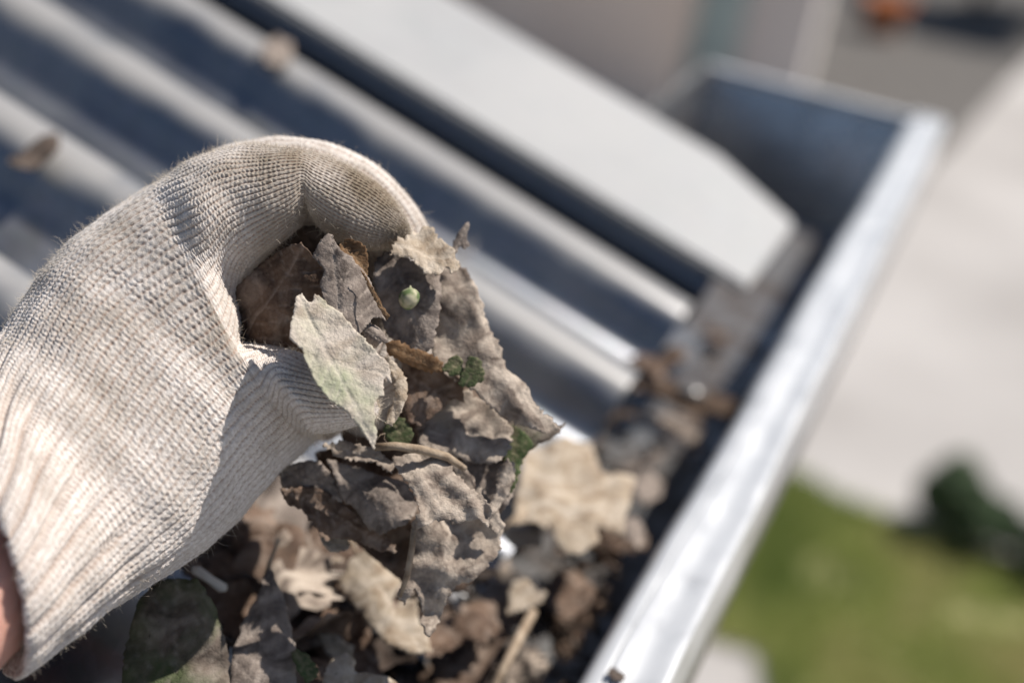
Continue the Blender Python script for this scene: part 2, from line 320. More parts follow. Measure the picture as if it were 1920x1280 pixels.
def foliage(c, rad, n, size, seed):
    """leaf-sized quads scattered through a lumpy ellipsoid"""
    rg = np.random.default_rng(seed); V, Q = [], []
    lumps = [(np.array(c)+rg.normal(0, 0.30, 3)*rad, rg.uniform(0.35, 0.62)) for _ in range(9)]
    for i in range(n):
        lc, lr = lumps[rg.integers(len(lumps))]
        d = rg.normal(0, 1, 3); d /= np.linalg.norm(d); p = lc+d*np.array(rad)*lr*rg.uniform(0.6, 1.05)
        if p[2] < GZ+0.03: continue
        u = rg.normal(0, 1, 3); u /= np.linalg.norm(u); v = np.cross(u, d); v /= (np.linalg.norm(v)+1e-6)
        s = size*rg.uniform(0.6, 1.4); k = len(V)
        V += [p-u*s, p+v*s*0.45, p+u*s, p-v*s*0.45]; Q.append((k, k+1, k+2, k+3))
    return V, Q
def shrub(name, label, cat, base, rad, n, size, m_, seed, group=None, trunk=0.3):
    e = empty(name, base); tag(e, label, cat, group)
    V, Q = foliage((0, 0, rad[2]+trunk*0.5), rad, n, size, seed)
    V = [(v[0], v[1], v[2]) for v in foliage((base[0], base[1], base[2]+rad[2]*0.9+trunk), rad, n, size, seed)[0]]
    Q = foliage((base[0], base[1], base[2]+rad[2]*0.9+trunk), rad, n, size, seed)[1]
    V = np.array(V)-np.array(base)
    fastmesh('crown', V, np.array(Q), m_, e, False)
    bm = bmesh.new(); bmesh.ops.create_cone(bm, cap_ends=True, segments=10, radius1=rad[0]*0.09, radius2=rad[0]*0.04, depth=rad[2]+trunk, matrix=Matrix.Translation((0, 0, (rad[2]+trunk)/2)))
    for k in range(4):
        a = k*1.57+seed; bmesh.ops.create_cone(bm, segments=6, radius1=rad[0]*0.04, radius2=rad[0]*0.015, depth=rad[2],
            matrix=Matrix.Translation((math.cos(a)*rad[0]*0.2, math.sin(a)*rad[1]*0.2, rad[2]*0.8+trunk)) @ Matrix.Rotation(0.5, 4, Vector((-math.sin(a), math.cos(a), 0))))
    me = bpy.data.meshes.new('trunk'); bm.to_mesh(me); bm.free(); link('trunk', me, M_BARK, e, True)
    return e
for i, (px, py, r, h, lab) in enumerate([
        (1752, 990, 0.13, 0.18, 'tall dark green shrub at the corner where concrete meets lawn'),
        (1792, 1000, 0.13, 0.10, 'low dark green shrub tucked against the tall shrub at the corner'),
        (1835, 1030, 0.15, 0.09, 'low dark green shrub at the lawn edge beside the tall shrub'),
        (1930, 1070, 0.17, 0.09, 'low dark shrub at the lawn edge farthest from the tall shrub')]):
    p = gp(px, py); shrub('shrub', lab, 'shrub', tuple(p), (r, r, h), 2600, 0.03, M_BUSH, 30+i, 'shrubs along the lawn edge', 0.05)

# neighbouring house, seen beyond the end of the roof
H = empty('neighbour_house', (0, 5.0, GZ)); tag(H, 'beige rendered house beyond the closed end of the gutter', 'house')
YM = 8.4
cx = on_plane(1278, 60, (0, YM, 0), (0, 1, 0))[0]
def hbox(name, lo, hi, m_, parent=H, bevel=0.0, origin=(0, 5.0, GZ)):
    lo = [a-b for a, b in zip(lo, origin)]; hi = [a-b for a, b in zip(hi, origin)]
    return boxmesh(name, lo, hi, m_, parent, bevel)
hbox('wall', (cx-6, YM, GZ), (cx, YM+0.36, 0.35), M_BEIGE)
YW = 8.8
d0 = on_plane(1288, 30, (0, YW, 0), (0, 1, 0))[0]; d1 = on_plane(1398, 30, (0, YW, 0), (0, 1, 0))[0]; wr = on_plane(1535, 30, (0, YW, 0), (0, 1, 0))[0]
hbox('wing_wall', (d1, YW, GZ), (wr, YW+0.3, 0.35), M_TAUPE)
hbox('wing_wall', (cx-6, YW, GZ), (d1-0.9, YW+0.3, 0.35), M_TAUPE)
hbox('wing_wall', (d1-0.9, YW, GZ+2.1), (d1, YW+0.3, 0.35), M_TAUPE)
dr = hbox('door', (d1-0.9, YW+0.05, GZ), (d1, YW+0.10, GZ+2.1), M_TEAL)
hh = hbox('handle', (d1-0.14, YW+0.01, GZ+1.0), (d1-0.05, YW+0.055, GZ+1.03), M_GUT, dr, 0.004)
hbox('roof', (cx-6.3, YM-0.3, 0.352), (cx+0.2, YW+0.1, 0.47), M_TILE)
hbox('wing_roof', (cx-6.3, YW+0.102, 0.352), (wr+0.3, YW+2.5, 0.45), M_TILE)

# dark hedge trees in the far yard, pot in front of them
c0 = gp(1960, 40)
for i, (px, py, rx, rz, lab) in enumerate([
        (1830, 20, 0.7, 0.7, 'dark bushy tree in the far yard behind the terracotta pot'),
        (1950, 70, 0.6, 0.8, 'tall dark tree on the far paving beside the terracotta pot'),
        (2040, 40, 0.8, 1.0, 'dark tree at the end of the row beside the far paving')]):
    p = gp(px, py); shrub('dark_tree', lab, 'tree', tuple(p), (rx, rx, rz), 5000, 0.10, M_HEDGE, 60+i, 'dark trees in the far yard', 0.7)
p = gp(1650, 62)
bm = bmesh.new(); prof = [(0.0, 0), (0.15, 0), (0.20, 0.28), (0.235, 0.285), (0.24, 0.35), (0.20, 0.35), (0.19, 0.30), (0, 0.29)]
V, nseg = [], 28
for r, z in prof:
    for k in range(nseg): V.append((r*math.cos(k*2*math.pi/nseg)+p[0], r*math.sin(k*2*math.pi/nseg)+p[1], z+GZ))
o = fastmesh('terracotta_pot', V, grid_faces(len(prof), nseg, True), M_TERRA); tag(recenter(o), 'orange terracotta pot on the dark ground by dark trees', 'pot')

# ------------------------------------------------------------------ the house with its corrugated roof
PITCH = R(15.83); RD = np.array([math.cos(PITCH), 0, -math.sin(PITCH)]); RN = np.array([math.sin(PITCH), 0, math.cos(PITCH)])
PA = at(1296, 572, 0.60*K)                          # a crest's end at the eave
YA = PA[1]
EAVE = PA - RN*0.0118*K                              # mid height of the sheet at the eave
HOUSE = empty('house', (EAVE[0]-1.0, -1.0, GZ)); tag(HOUSE, 'house with weathered zinc corrugated roof beside the gutter', 'house')
HO = np.array(HOUSE.location)
def roofpt(s, y, h=0.0): return np.array([EAVE[0], y, EAVE[2]]) - RD*s + RN*h
def corr(y):
    return 0.0118*K*np.tanh(2.1*(np.cos(2*np.pi*(y-YA)/(0.076*K))-0.36))/math.tanh(2.1)
FH = 0.0150*K
FP = EAVE + RN*FH
def onroof(px, py): return on_plane(px, py, FP, RN)
fl = [onroof(*q) for q in ((1402, 536), (1492, 418), (1352, 292))]
Y1 = fl[2][1]-0.002; Y0 = -2.2
ys = np.arange(Y0, Y1, 0.076*K/44); ss = np.concatenate([np.linspace(0, 0.03, 4), np.linspace(0.06, 3.2, 60)])
S, Y = np.meshgrid(ss, ys, indexing='ij'); Hh = corr(Y)
wv = 0.0006*np.sin(S*9+Y*3)
P = np.array([EAVE[0], 0, EAVE[2]])[None, None] - RD*S[..., None] + RN*(Hh+wv)[..., None]; P[..., 1] += Y
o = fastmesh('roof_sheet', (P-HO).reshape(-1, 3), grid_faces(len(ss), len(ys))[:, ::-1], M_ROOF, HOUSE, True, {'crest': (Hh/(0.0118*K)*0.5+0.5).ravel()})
o['label'] = 'grey zinc corrugated roof sheet'
sm = o.modifiers.new('thick', 'SOLIDIFY'); sm.thickness = 0.0007; sm.offset = -1
es = o.modifiers.new('split', 'EDGE_SPLIT'); es.split_angle = R(50)
# flat verge flashing near the gutter's closed end
a_lo = fl[0]; a_ch = fl[1]; a_hi = fl[2]
ylo, yhi = a_lo[1], a_hi[1]
def s_of(p): return -((p-FP)@RD)
prof = []
t_ = 0.0012
outl = [(s_of(a_lo), ylo), (s_of(a_ch), a_ch[1]), (s_of(a_hi), yhi), (3.2, yhi), (3.2, ylo)]
top = [np.array([FP[0], y, FP[2]])-RD*s for s, y in outl]
V = [p for p in top]+[p-RN*0.006 for p in top]; n5 = len(top)
Fc = [tuple(range(n5)), tuple(range(2*n5-1, n5-1, -1))]+[(i, i+n5, (i+1) % n5+n5, (i+1) % n5) for i in range(n5)]
bm = bmesh.new(); vv = [bm.verts.new(tuple(p-HO)) for p in V]
for f in Fc: bm.faces.new([vv[i] for i in f])
bmesh.ops.recalc_face_normals(bm, faces=bm.faces[:])
bmesh.ops.bevel(bm, geom=[e for e in bm.edges], offset=0.002, segments=2, affect='EDGES')
me = bpy.data.meshes.new('verge_flashing'); bm.to_mesh(me); bm.free(); o = link('verge_flashing', me, M_FLASH, HOUSE, False); o['label'] = 'pale flat metal verge flashing'
# its turned-down outer side and the structure under the roof
V = []
for s in (0.13, 3.2):
    for dz in (0.0, -0.14):
        p = roofpt(s, yhi+0.004, 0.002)+np.array([0, 0, dz]); V += [p, p+np.array([0, 0.012, 0])]
mesh('barge_board', [v-HO for v in V], [(0, 1, 3, 2), (4, 6, 7, 5), (0, 4, 5, 1), (2, 3, 7, 6), (0, 2, 6, 4), (1, 5, 7, 3)], M_WOOD, HOUSE)
DXG = 0.011; GW = 0.155*K                                        # gutter width
hb = lambda n_, lo, hi, m_, par=HOUSE: boxmesh(n_, [a-b for a, b in zip(lo, HO)], [a-b for a, b in zip(hi, HO)], m_, par)
hb('fascia_board', (-GW+DXG-0.028, -2.2, -0.16), (-GW+DXG-0.003, yhi-0.01, min(0.0, EAVE[2]-0.012)), M_WOOD)
hb('wall', (-3.2, -2.1, GZ), (-GW-0.45, yhi-0.12, -0.17), M_BRICK)
hb('soffit', (-GW-0.45, -2.1, -0.17), (-GW-0.028, yhi-0.12, -0.155), M_WOOD)

# ------------------------------------------------------------------ the gutter
G = empty('rain_gutter', (-GW/2, -0.4, -0.085)); tag(G, 'open zinc rain gutter along the roof edge with leaves in it', 'gutter')
GO = np.array(G.location)
trough = [(-GW/K, 0.004), (-GW/K, -0.070), (-GW/K+0.008, -0.080), (-0.040, -0.083), (-0.024, -0.080), (-0.010, -0.066), (-0.0012, -0.048), (-0.0005, -0.030)]
trough = [(a*K+DXG, b_*K) for a, b_ in trough]
lipin = [(-0.0005, -0.030), (0.0, -0.010), (0.0, -0.0016), (-0.0006, -0.0002), (-0.0024, -0.0001), (-0.0075, -0.0014), (-0.0125, -0.0008), (-0.0146, -0.0009), (-0.0152, -0.0024), (-0.0158, -0.0013), (-0.0190, -0.0026), (-0.0215, -0.0070), (-0.0215, -0.0115), (-0.0195, -0.0135), (-0.0160, -0.0130)]
lipin = [(a*K+DXG, b_*K) for a, b_ in lipin]
def extr(name, prof, y0, y1, m_, ny=120, thick=0.0009, wob=0.0006, seed=0):
    # resample the profile smoothly
    pr = np.array(prof); tt = np.linspace(0, len(pr)-1, (len(pr)-1)*5+1)
    i0 = np.clip(tt.astype(int), 0, len(pr)-2); fr = (tt-i0)[:, None]
    g = lambda i: pr[np.clip(i, 0, len(pr)-1)]
    p0, p1, p2, p3 = g(i0-1), g(i0), g(i0+1), g(i0+2)
    c = 0.5*((2*p1)+(-p0+p2)*fr+(2*p0-5*p1+4*p2-p3)*fr**2+(-p0+3*p1-3*p2+p3)*fr**3)
    yy = np.linspace(y0, y1, ny); V = []
    for y in yy:
        for k, (x, z) in enumerate(c):
            V.append((x+wob*fbm((x*20+seed, y*9, 1)), y, z+wob*fbm((x*20, y*11, 5+seed))))
    o = fastmesh(name, np.array(V)-GO, grid_faces(ny, len(c)), m_, G)
    s_ = o.modifiers.new('thick', 'SOLIDIFY'); s_.thickness = thick; s_.offset = 0
    return o
extr('trough', trough, -2.2, 0.0, M_GUT, 160)
extr('lip', lipin, -2.2, 0.004, M_LIP, 420, 0.001, 0.0012, 4)
# closed end: plate with folded top edge
capprof = [(-GW/K+0.0, -0.006), (-GW/K, -0.070), (-GW/K+0.008, -0.081), (-0.040, -0.084), (-0.024, -0.081), (-0.010, -0.067), (-0.001, -0.048), (-0.001, -0.006)]
capprof = [(a*K+DXG, b_*K) for a, b_ in capprof]
V = [(x, z*0.27, z) for x, z in capprof]+[(x, z*0.27+0.0012, z) for x, z in capprof]; n8 = len(capprof)
mesh('end_cap', np.array(V)-GO, [tuple(range(n8)), tuple(range(2*n8-1, n8-1, -1))]+[(i, (i+1) % n8, (i+1) % n8+n8, i+n8) for i in range(n8)], M_CAP, G)
boxmesh('end_fold', np.array((-GW+DXG, -0.004, -0.009))-GO, np.array((DXG-0.003, 0.006, -0.0015))-GO, M_LIP, G, 0.002)
# the corner where lip meets the closed end is rounded off by a small folded cap
boxmesh('corner_fold', np.array((DXG-0.0265, -0.002, -0.0168))-GO, np.array((DXG+0.0010, 0.007, 0.0012))-GO, M_LIP, G, 0.003)
# bolt of the bracket on the gutter floor, with its strap
bp = on_plane(1296, 735, (0, 0, -0.030), (0, 0, 1))
strap = boxmesh('bracket', np.array((-GW+DXG+0.002, bp[1]-0.010, -0.034))-GO, np.array((DXG-0.010, bp[1]+0.010, -0.031))-GO, M_RUST, G, 0.001)
bm = bmesh.new(); bmesh.ops.create_uvsphere(bm, u_segments=16, v_segments=8, radius=0.0075)
for v in bm.verts: v.co = Vector((v.co.x, v.co.y, max(0, v.co.z)*0.7))
me = bpy.data.meshes.new('bolt'); bm.to_mesh(me); bm.free(); o = link('bolt', me, M_GUT, strap); o.location = (bp-np.array((0, 0, 0.0012))-GO).tolist()
# rusty chip stuck on the lip
rp = on_plane(1150, 1264, (0, 0, 0.0005), (0, 0, 1))

# ------------------------------------------------------------------ the gloved hand
NC = 720; WALES = 90
def ring_pts(T, B, df, b, sx=0, sy=0, ang=None, sq=1.0):
    df /= 1000; b /= 1000; dc = df+b
    t, bb = camv(*T, dc), camv(*B, dc); c = (t+bb)/2; A = (t-bb)/2; Fv = np.array([sx/F*dc, -sy/F*dc, b])
    co, si = np.cos(ang), np.sin(ang)
    return c+co[:, None]*A+(np.sign(si)*np.abs(si)**sq)[:, None]*Fv
BODY = [  # T, B silhouette pixels, front depth mm, half depth mm, lean of the front point px
 ((-100, 810), (30, 1266), 333, 27, 138, -20),
 ((-70, 735), (112, 1205), 338, 28, 118, -8),
 ((-38, 672), (225, 1122), 345, 31, 80, 4),
 ((4, 625), (325, 1066), 352, 34, 48, 0),
 ((48, 566), (420, 998), 358, 37, 34, 0),
 ((92, 506), (497, 915), 363, 39, 22, 0),
 ((148, 450), (548, 862), 367, 40, 12, 0),
 ((222, 396), (574, 838), 370, 40, 6, 0),
 ((312, 340), (590, 822), 372, 39, 0, 0)]
th = 2*np.pi*np.arange(NC)/NC
key = [ring_pts(*r, ang=th) for r in BODY]
# thumb muscle and knuckle relief on the side that faces the camera
def gau(x, m_, s): return np.exp(-((x-m_)/s)**2)
for k, ring_ in enumerate(key):
    f = min(1, max(0, (k-2)/4))
    off = f*(0.0045*gau(th, R(128), R(24))-0.0015*gau(th, R(90), R(18))+0.0050*gau(th, R(42), R(24)))
    ring_[:, 2] += off
# cuff: inner turned edge
c0 = key[0].mean(0); axis = key[1].mean(0)-c0
inner = [c0+axis*0.55+(key[0]-c0)*0.86, c0+axis*0.15+(key[0]-c0)*0.885, c0-axis*0.05+(key[0]-c0)*0.94]
body_keys = np.array(inner+key)
def crom(keys, counts):
    """Catmull-Rom through keyed rings; counts[i] rows between ring i and i+1"""
    out = []; n = len(keys)
    for i in range(n-1):
        p0 = keys[max(i-1, 0)]; p1 = keys[i]; p2 = keys[i+1]; p3 = keys[min(i+2, n-1)]
        for k in range(counts[i]):
            t = k/counts[i]
            out.append(0.5*((2*p1)+(-p0+p2)*t+(2*p0-5*p1+4*p2-p3)*t*t+(-p0+3*p1-3*p2+p3)*t**3))
    out.append(keys[-1]); return np.array(out)
STITCH = 0.00142; RPS = 5.0
def counts_for(keys, cols):
    return [max(3, int(round(np.linalg.norm(keys[i+1][cols]-keys[i][cols], axis=-1).mean()/STITCH*RPS))) for i in range(len(keys)-1)]
fcols = np.arange(int(NC*0.1), int(NC*0.4))
bc = counts_for(body_keys, fcols)
body = crom(body_keys, bc)
nb = len(body)
JC = int(round(R(107)/(2*np.pi)*NC)); MS = 44; DEL = R(20)
split = body_keys[-1]; Cf, Cb = split[JC], split[NC-JC]
sad = np.array([Cf+(Cb-Cf)*(k/(MS+1))+np.array([-0.004, 0.002, 0])*math.sin(math.pi*k/(MS+1)) for k in range(1, MS+1)])
# index finger
fi = list(range(0, JC+1)); bi = list(range(NC-JC, NC))
ai = np.concatenate([np.linspace(0, math.pi-DEL, JC+1), np.linspace(math.pi-DEL, math.pi+DEL, MS+2)[1:-1], np.linspace(math.pi+DEL, 2*math.pi, JC+1)[:-1]])
INDEX = [((378, 300), (464, 575), 373, 33), ((444, 278), (470, 512), 375, 23), ((508, 276), (520, 458), 377, 14.5), ((553, 279), (560, 422), 379, 11.5),
 ((578, 286), (577, 396), 380.5, 10.8), ((604, 293), (590, 418), 381.5, 11.0), ((655, 312), (622, 446), 383.5, 11), ((703, 341), (660, 463), 386.5, 10.5), ((740, 375), (700, 468), 390, 9.5), ((762, 408), (735, 466), 394, 7), ((768, 432), (756, 460), 398, 3.5), ((766, 446), (764, 450), 401, 0.4)]
def phantom(sp, prev_cols, nxt): return prev_cols
ik = [np.concatenate([split[fi], sad, split[bi]])]+[ring_pts(*r, ang=ai) for r in INDEX]
ik = np.array(ik)
pre = np.concatenate([body_keys[-2][fi], 2*sad-ik[1][JC+1:JC+1+MS], body_keys[-2][bi]])
def crom_pre(keys, pre):
    ks = np.concatenate([pre[None], keys]); c = counts_for(ks, np.arange(ks.shape[1])); c[0] = 3
    full = crom(ks, c); return full[3:]
idx = crom_pre(ik, pre)
# thumb
ti = list(range(JC, NC-JC+1))
at_ = np.concatenate([np.linspace(DEL, 2*math.pi-DEL, len(ti)), np.linspace(2*math.pi-DEL, 2*math.pi+DEL, MS+2)[1:-1]])
THUMB = [((515, 648), (600, 812), 371, 20), ((562, 664), (628, 806), 371.5, 13), ((612, 690), (662, 798), 372.5, 11), ((652, 716), (688, 790), 374, 9.5), ((684, 738), (705, 780), 377, 7), ((703, 752), (710, 768), 381, 3), ((707, 759), (708, 762), 383, 0.4)]
tk = [np.concatenate([split[ti], sad[::-1]])]+[ring_pts(*r, ang=at_) for r in THUMB]
tk = np.array(tk); preT = np.concatenate([body_keys[-2][ti], 2*sad[::-1]-tk[1][len(ti):]])
thm = crom_pre(tk, preT)

Vs, Qs, Ss, Ts, Dirt, Rib = [], [], [], [], [], []
def add_block(P, s, t, dirt, rib):
    Vs.append(P); Ss.append(s); Ts.append(t); Dirt.append(dirt); Rib.append(rib)
# body
rowt = np.arange(nb)/RPS
s0 = th/(2*np.pi)*WALES
ncuff = sum(bc[:3]); rr = np.arange(nb)
ribw = np.clip(1-(rr-ncuff-sum(bc[3:5]))/(bc[5]*1.8), 0, 1)*np.clip((rr-ncuff*0.6)/(ncuff*0.5), 0, 1)
Sg, Tg = np.meshgrid(s0, rowt); 
prog = np.clip((rr-ncuff)/(nb-ncuff), 0, 1)
dg = np.tile((0.16*np.clip((prog-0.45)/0.55, 0, 1))[:, None], (1, NC)).astype(float)
dg += 0.28*np.exp(-((Sg/WALES*360-78)/26)**2)*np.exp(-((prog[:, None]-0.62)/0.2)**2)
dg += 0.45*np.exp(-((Sg/WALES*360-100)/16)**2)*np.clip((prog[:, None]-0.8)/0.2, 0, 1)
dg -= 0.0
dg += 0.22*np.exp(-((Sg/WALES*360-40)/30)**2)*np.exp(-((prog[:, None]-0.75)/0.25)**2)
add_block(body.reshape(-1, 3), Sg.ravel(), Tg.ravel(), dg.ravel(), np.tile(ribw[:, None], (1, NC)).ravel())
Qs.append(grid_faces(nb, NC, True)); nv = nb*NC; last = (nb-1)*NC
def tube_from(keysmesh, cols_shared, nsh_first, order, sval, t0, dirtf):
    """first row shares the body's last row"""
    global nv
    n, c = keysmesh.shape[:2]
    ids = np.arange(n*c).reshape(n, c)+nv
    return ids
def add_tube(P, shared, sval, dirtrow):
    """P rows x cols; shared[c] = vertex id for row 0 or -1"""
    global nv
    n, c = P.shape[:2]; ids = np.full((n, c), -1, int); k = nv
    ids[0] = shared; new0 = np.where(shared < 0)[0]
    ids[0, new0] = k+np.arange(len(new0)); k += len(new0)
    ids[1:] = k+np.arange((n-1)*c).reshape(n-1, c)
    pts = np.concatenate([P[0][new0], P[1:].reshape(-1, 3)])
    t = (nb-1+np.arange(n))/RPS; SS, TT = np.meshgrid(sval, t); DD = np.tile(dirtrow[:, None], (1, c))
    pick = lambda A: np.concatenate([A[0][new0], A[1:].ravel()])
    add_block(pts, pick(SS), pick(TT), pick(DD), np.zeros(len(pts)))
    a = ids[:-1]; b_ = ids[1:]; Qs.append(np.stack([a, np.roll(a, -1, 1), np.roll(b_, -1, 1), b_], -1).reshape(-1, 4)); nv = k+(n-1)*c
    return ids
sh = np.array([last+j for j in fi]+[-1]*MS+[last+j for j in bi])
svi = np.concatenate([s0[fi], s0[JC]+np.arange(1, MS+1)/8.0, s0[bi]])
di = 0.06+0.72*np.clip(np.linspace(0, 1, len(idx))*1.8, 0, 1)
ids_i = add_tube(idx, sh, svi, di)
sad_ids = ids_i[0, JC+1:JC+1+MS]
sh = np.array([last+j for j in ti]+list(sad_ids[::-1]))
svt = np.concatenate([s0[ti], s0[JC]+np.arange(MS, 0, -1)/8.0])
dt = 0.02+0.30*np.clip(np.linspace(-0.3, 1, len(thm)), 0, 1)
add_tube(thm, sh, svt, dt)
# the three fingers behind the index, rooted in the palm and closing on the leaves
def finger(path, rad):
    global nv
    path = np.array([camv(a, b_, d/1000) for a, b_, d in path]); rad = np.array(rad)/1000
    kk = []; cols = 176
    for i in range(len(path)):
        tn = path[min(i+1, len(path)-1)]-path[max(i-1, 0)]; tn /= np.linalg.norm(tn)
        u = np.cross(tn, (0, 0, 1)); u /= np.linalg.norm(u)+1e-9; v = np.cross(tn, u); a = 2*np.pi*np.arange(cols)/cols
        kk.append(path[i]+rad[i]*(np.cos(a)[:, None]*u+np.sin(a)[:, None]*v))
    kk = np.array(kk); P = crom(kk, counts_for(kk, np.arange(cols))); n = len(P)
    SS, TT = np.meshgrid(np.arange(cols)/cols*22, np.arange(n)/RPS)
    add_block(P.reshape(-1, 3), SS.ravel(), TT.ravel(), np.tile((0.05+0.35*np.linspace(0, 1, n))[:, None], (1, cols)).ravel(), np.zeros(n*cols))
    Qs.append(grid_faces(n, cols, True, nv)); nv += n*cols
finger([(330, 420, 412), (450, 350, 412), (570, 335, 414), (670, 372, 417), (735, 440, 420), (762, 540, 420), (752, 640, 416), (722, 705, 411), (700, 730, 408), (692, 738, 407)], [12, 12, 11.5, 11, 10.5, 10.5, 10, 9, 6, 0.4])
finger([(330, 460, 428), (450, 400, 430), (560, 385, 433), (655, 420, 436), (710, 500, 438), (725, 600, 436), (708, 700, 430), (675, 770, 424), (656, 795, 421), (650, 800, 420)], [12, 12, 11, 10.5, 10.5, 10, 9.5, 9, 6, 0.4])
finger([(330, 520, 442), (430, 470, 446), (530, 460, 449), (610, 500, 450), (650, 580, 450), (650, 670, 446), (625, 750, 440), (596, 800, 436), (585, 812, 435)], [10, 10, 9.5, 9, 9, 8.5, 8.5, 6, 0.4])

V = np.concatenate(Vs); Q = np.concatenate(Qs); S_ = np.concatenate(Ss); T_ = np.concatenate(Ts); D_ = np.concatenate(Dirt); RB = np.concatenate(Rib)
wid = np.concatenate([body.reshape(-1, 3)[last+JC-40:last+JC+41].mean(0)[None]])
dist = np.linalg.norm((V-Cf)*np.array([1, 1, 0.5]), axis=1); wsm = np.clip(1.35-dist/0.017, 0, 1)[:, None]*0.5
nmain = nb*NC+(len(idx)-1)*idx.shape[1]+MS+(len(thm)-1)*thm.shape[1]
wsm[nmain:] = 0
E_ = np.concatenate([Q[:, [0, 1]], Q[:, [1, 2]], Q[:, [2, 3]], Q[:, [3, 0]]]); E_ = E_[(wsm[E_[:, 0], 0] > 0) | (wsm[E_[:, 1], 0] > 0)]
deg = np.maximum(np.bincount(E_[:, 0], minlength=len(V))+np.bincount(E_[:, 1], minlength=len(V)), 1)[:, None]
for _i in range(160):
    A_ = np.stack([np.bincount(E_[:, 0], V[E_[:, 1], ax], len(V))+np.bincount(E_[:, 1], V[E_[:, 0], ax], len(V)) for ax in range(3)], 1)/deg
    V = V+(A_-V)*wsm
fn = np.cross(V[Q[:, 2]]-V[Q[:, 0]], V[Q[:, 3]]-V[Q[:, 1]])
VN = np.zeros_like(V)
for k in range(4): 
    for ax in range(3): VN[:, ax] += np.bincount(Q[:, k], fn[:, ax], len(V))
VN /= np.linalg.norm(VN, axis=1)[:, None]+1e-12
# make normals point outward (body centre test)
bcen = body.mean(1); test = ((V[:nb*NC].reshape(nb, NC, 3)-bcen[:, None])*VN[:nb*NC].reshape(nb, NC, 3)).sum()
if test < 0: VN = -VN; Q = Q[:, ::-1]
def lown(P, f, seed):
    q = P*f; return (np.sin(q[:, 0]*1.7+q[:, 1]*0.6+seed)*np.sin(q[:, 1]*1.3-q[:, 2]*0.9+seed*2.1)+np.sin(q[:, 2]*1.9+q[:, 0]*0.8+seed*0.7)*np.sin(q[:, 1]*0.7+q[:, 0]*1.1+seed*1.3))*0.5
s_w = S_+0.14*lown(V, 420, 1.0)+0.04*lown(V, 1500, 3.0); t_w = T_+0.30*lown(V, 400, 2.0)+0.10*lown(V, 1900, 5.0)
q = s_w-np.floor(s_w)-0.5; aq = np.abs(q)
row = np.floor(s_w); jit = np.sin(row*12.9898)*43758.5453; jit = (jit-np.floor(jit))
t_w = t_w+0.25*jit
env = np.clip(np.cos(np.pi*q), 0, 1)**0.55
legs = 0.5+0.5*np.cos(2*np.pi*(t_w-0.9*aq))
mid = 1-0.30*np.exp(-(q/0.07)**2)
hole = np.exp(-((aq-0.5)/0.15)**2)*(0.35+0.65*(0.5+0.5*np.cos(2*np.pi*(t_w-0.05))))
amp = 0.00036*(1+0.35*lown(V, 260, 7.0))
h = amp*(env*mid*(0.62+0.5*legs)-0.75*hole)
rq = (S_/3.6)-np.floor(S_/3.6)-0.5
groove = np.exp(-(rq/0.14)**2)
h = h-0.0016*RB*groove+0.0005*RB
h = h+0.0005*lown(V, 190, 9.0)+0.00015*lown(V, 2600, 11.0)
V2 = V+VN*h[:, None]
core = np.clip(hole*1.15-0.1, 0, 1)*(1+1.1*np.clip(D_, 0, 1))+0.5*RB*groove
Vw = CPOS+V2@MW.T; Nw = VN@MW.T

# wrist and forearm: one skin surface, the glove is worn on it
ARM = [((40, 700), (215, 1000), 357, 20, 70, 4), ((-40, 780), (110, 1130), 350, 19, 100, 12), ((-95, 850), (14, 1216), 341, 21.5, 138, -10), ((-200, 895), (-70, 1290), 330, 23, 160, 10),
       ((-400, 1010), (-190, 1480), 316, 26, 120, 26), ((-640, 1210), (-380, 1760), 300, 31, 110, 30), ((-900, 1480), (-600, 2120), 286, 36, 100, 30), ((-1220, 1850), (-880, 2540), 276, 38, 90, 30)]
tha = 2*np.pi*np.arange(96)/96
ak = np.array([ring_pts(*r, ang=tha) for r in ARM]); ak = np.concatenate([(ak[0].mean(0)+(ak[0]-ak[0].mean(0))*0.05)[None], ak, (ak[-1].mean(0)+(ak[-1]-ak[-1].mean(0))*0.05)[None]])
arm = crom(ak, [6]+[14]*(len(ARM)-1)+[6]); na = len(arm)
AW = CPOS+arm.reshape(-1, 3)@MW.T
AO = AW.mean(0)
person = fastmesh('person', AW-AO, grid_faces(na, 96, True), M_SKIN); person.location = AO.tolist()
tag(person, 'forearm and gloved left hand of a person gripping a clump of dead leaves', 'person')
glove = fastmesh('glove', Vw-AO, Q, M_GLOVE, person, True, {'dirt': np.clip(D_, -0.2, 1), 'core': core})
glove['label'] = 'soiled cream knitted cotton work glove with ribbed cuff'
# loose cotton fibres standing off the knit
nf = 20000
facing = (Nw*(CPOS-Vw)).sum(1)/np.linalg.norm(CPOS-Vw, axis=1)
cand = np.where(facing > -0.25)[0]; wgt = 1.0/(0.07+np.abs(facing[cand])); wgt /= wgt.sum()
pick = RNG.choice(cand, nf, p=wgt)
P0 = Vw[pick]; N0 = Nw[pick]; L_ = np.clip(RNG.lognormal(0.05, 0.62, nf), 0.3, 5.5)*0.0010
tan = RNG.normal(0, 1, (nf, 3)); tan -= N0*(tan*N0).sum(1)[:, None]; tan /= np.linalg.norm(tan, axis=1)[:, None]; bit = np.cross(N0, tan)
seg = 6; curl = RNG.uniform(0.4, 3.6, nf)*RNG.choice([-1, 1], nf); lean = RNG.uniform(0.2, 1.1, nf)
pts = [P0-N0*0.0002]; dirn = N0+tan*lean[:, None]; dirn /= np.linalg.norm(dirn, axis=1)[:, None]
axr = RNG.normal(0, 1, (nf, 3)); axr /= np.linalg.norm(axr, axis=1)[:, None]
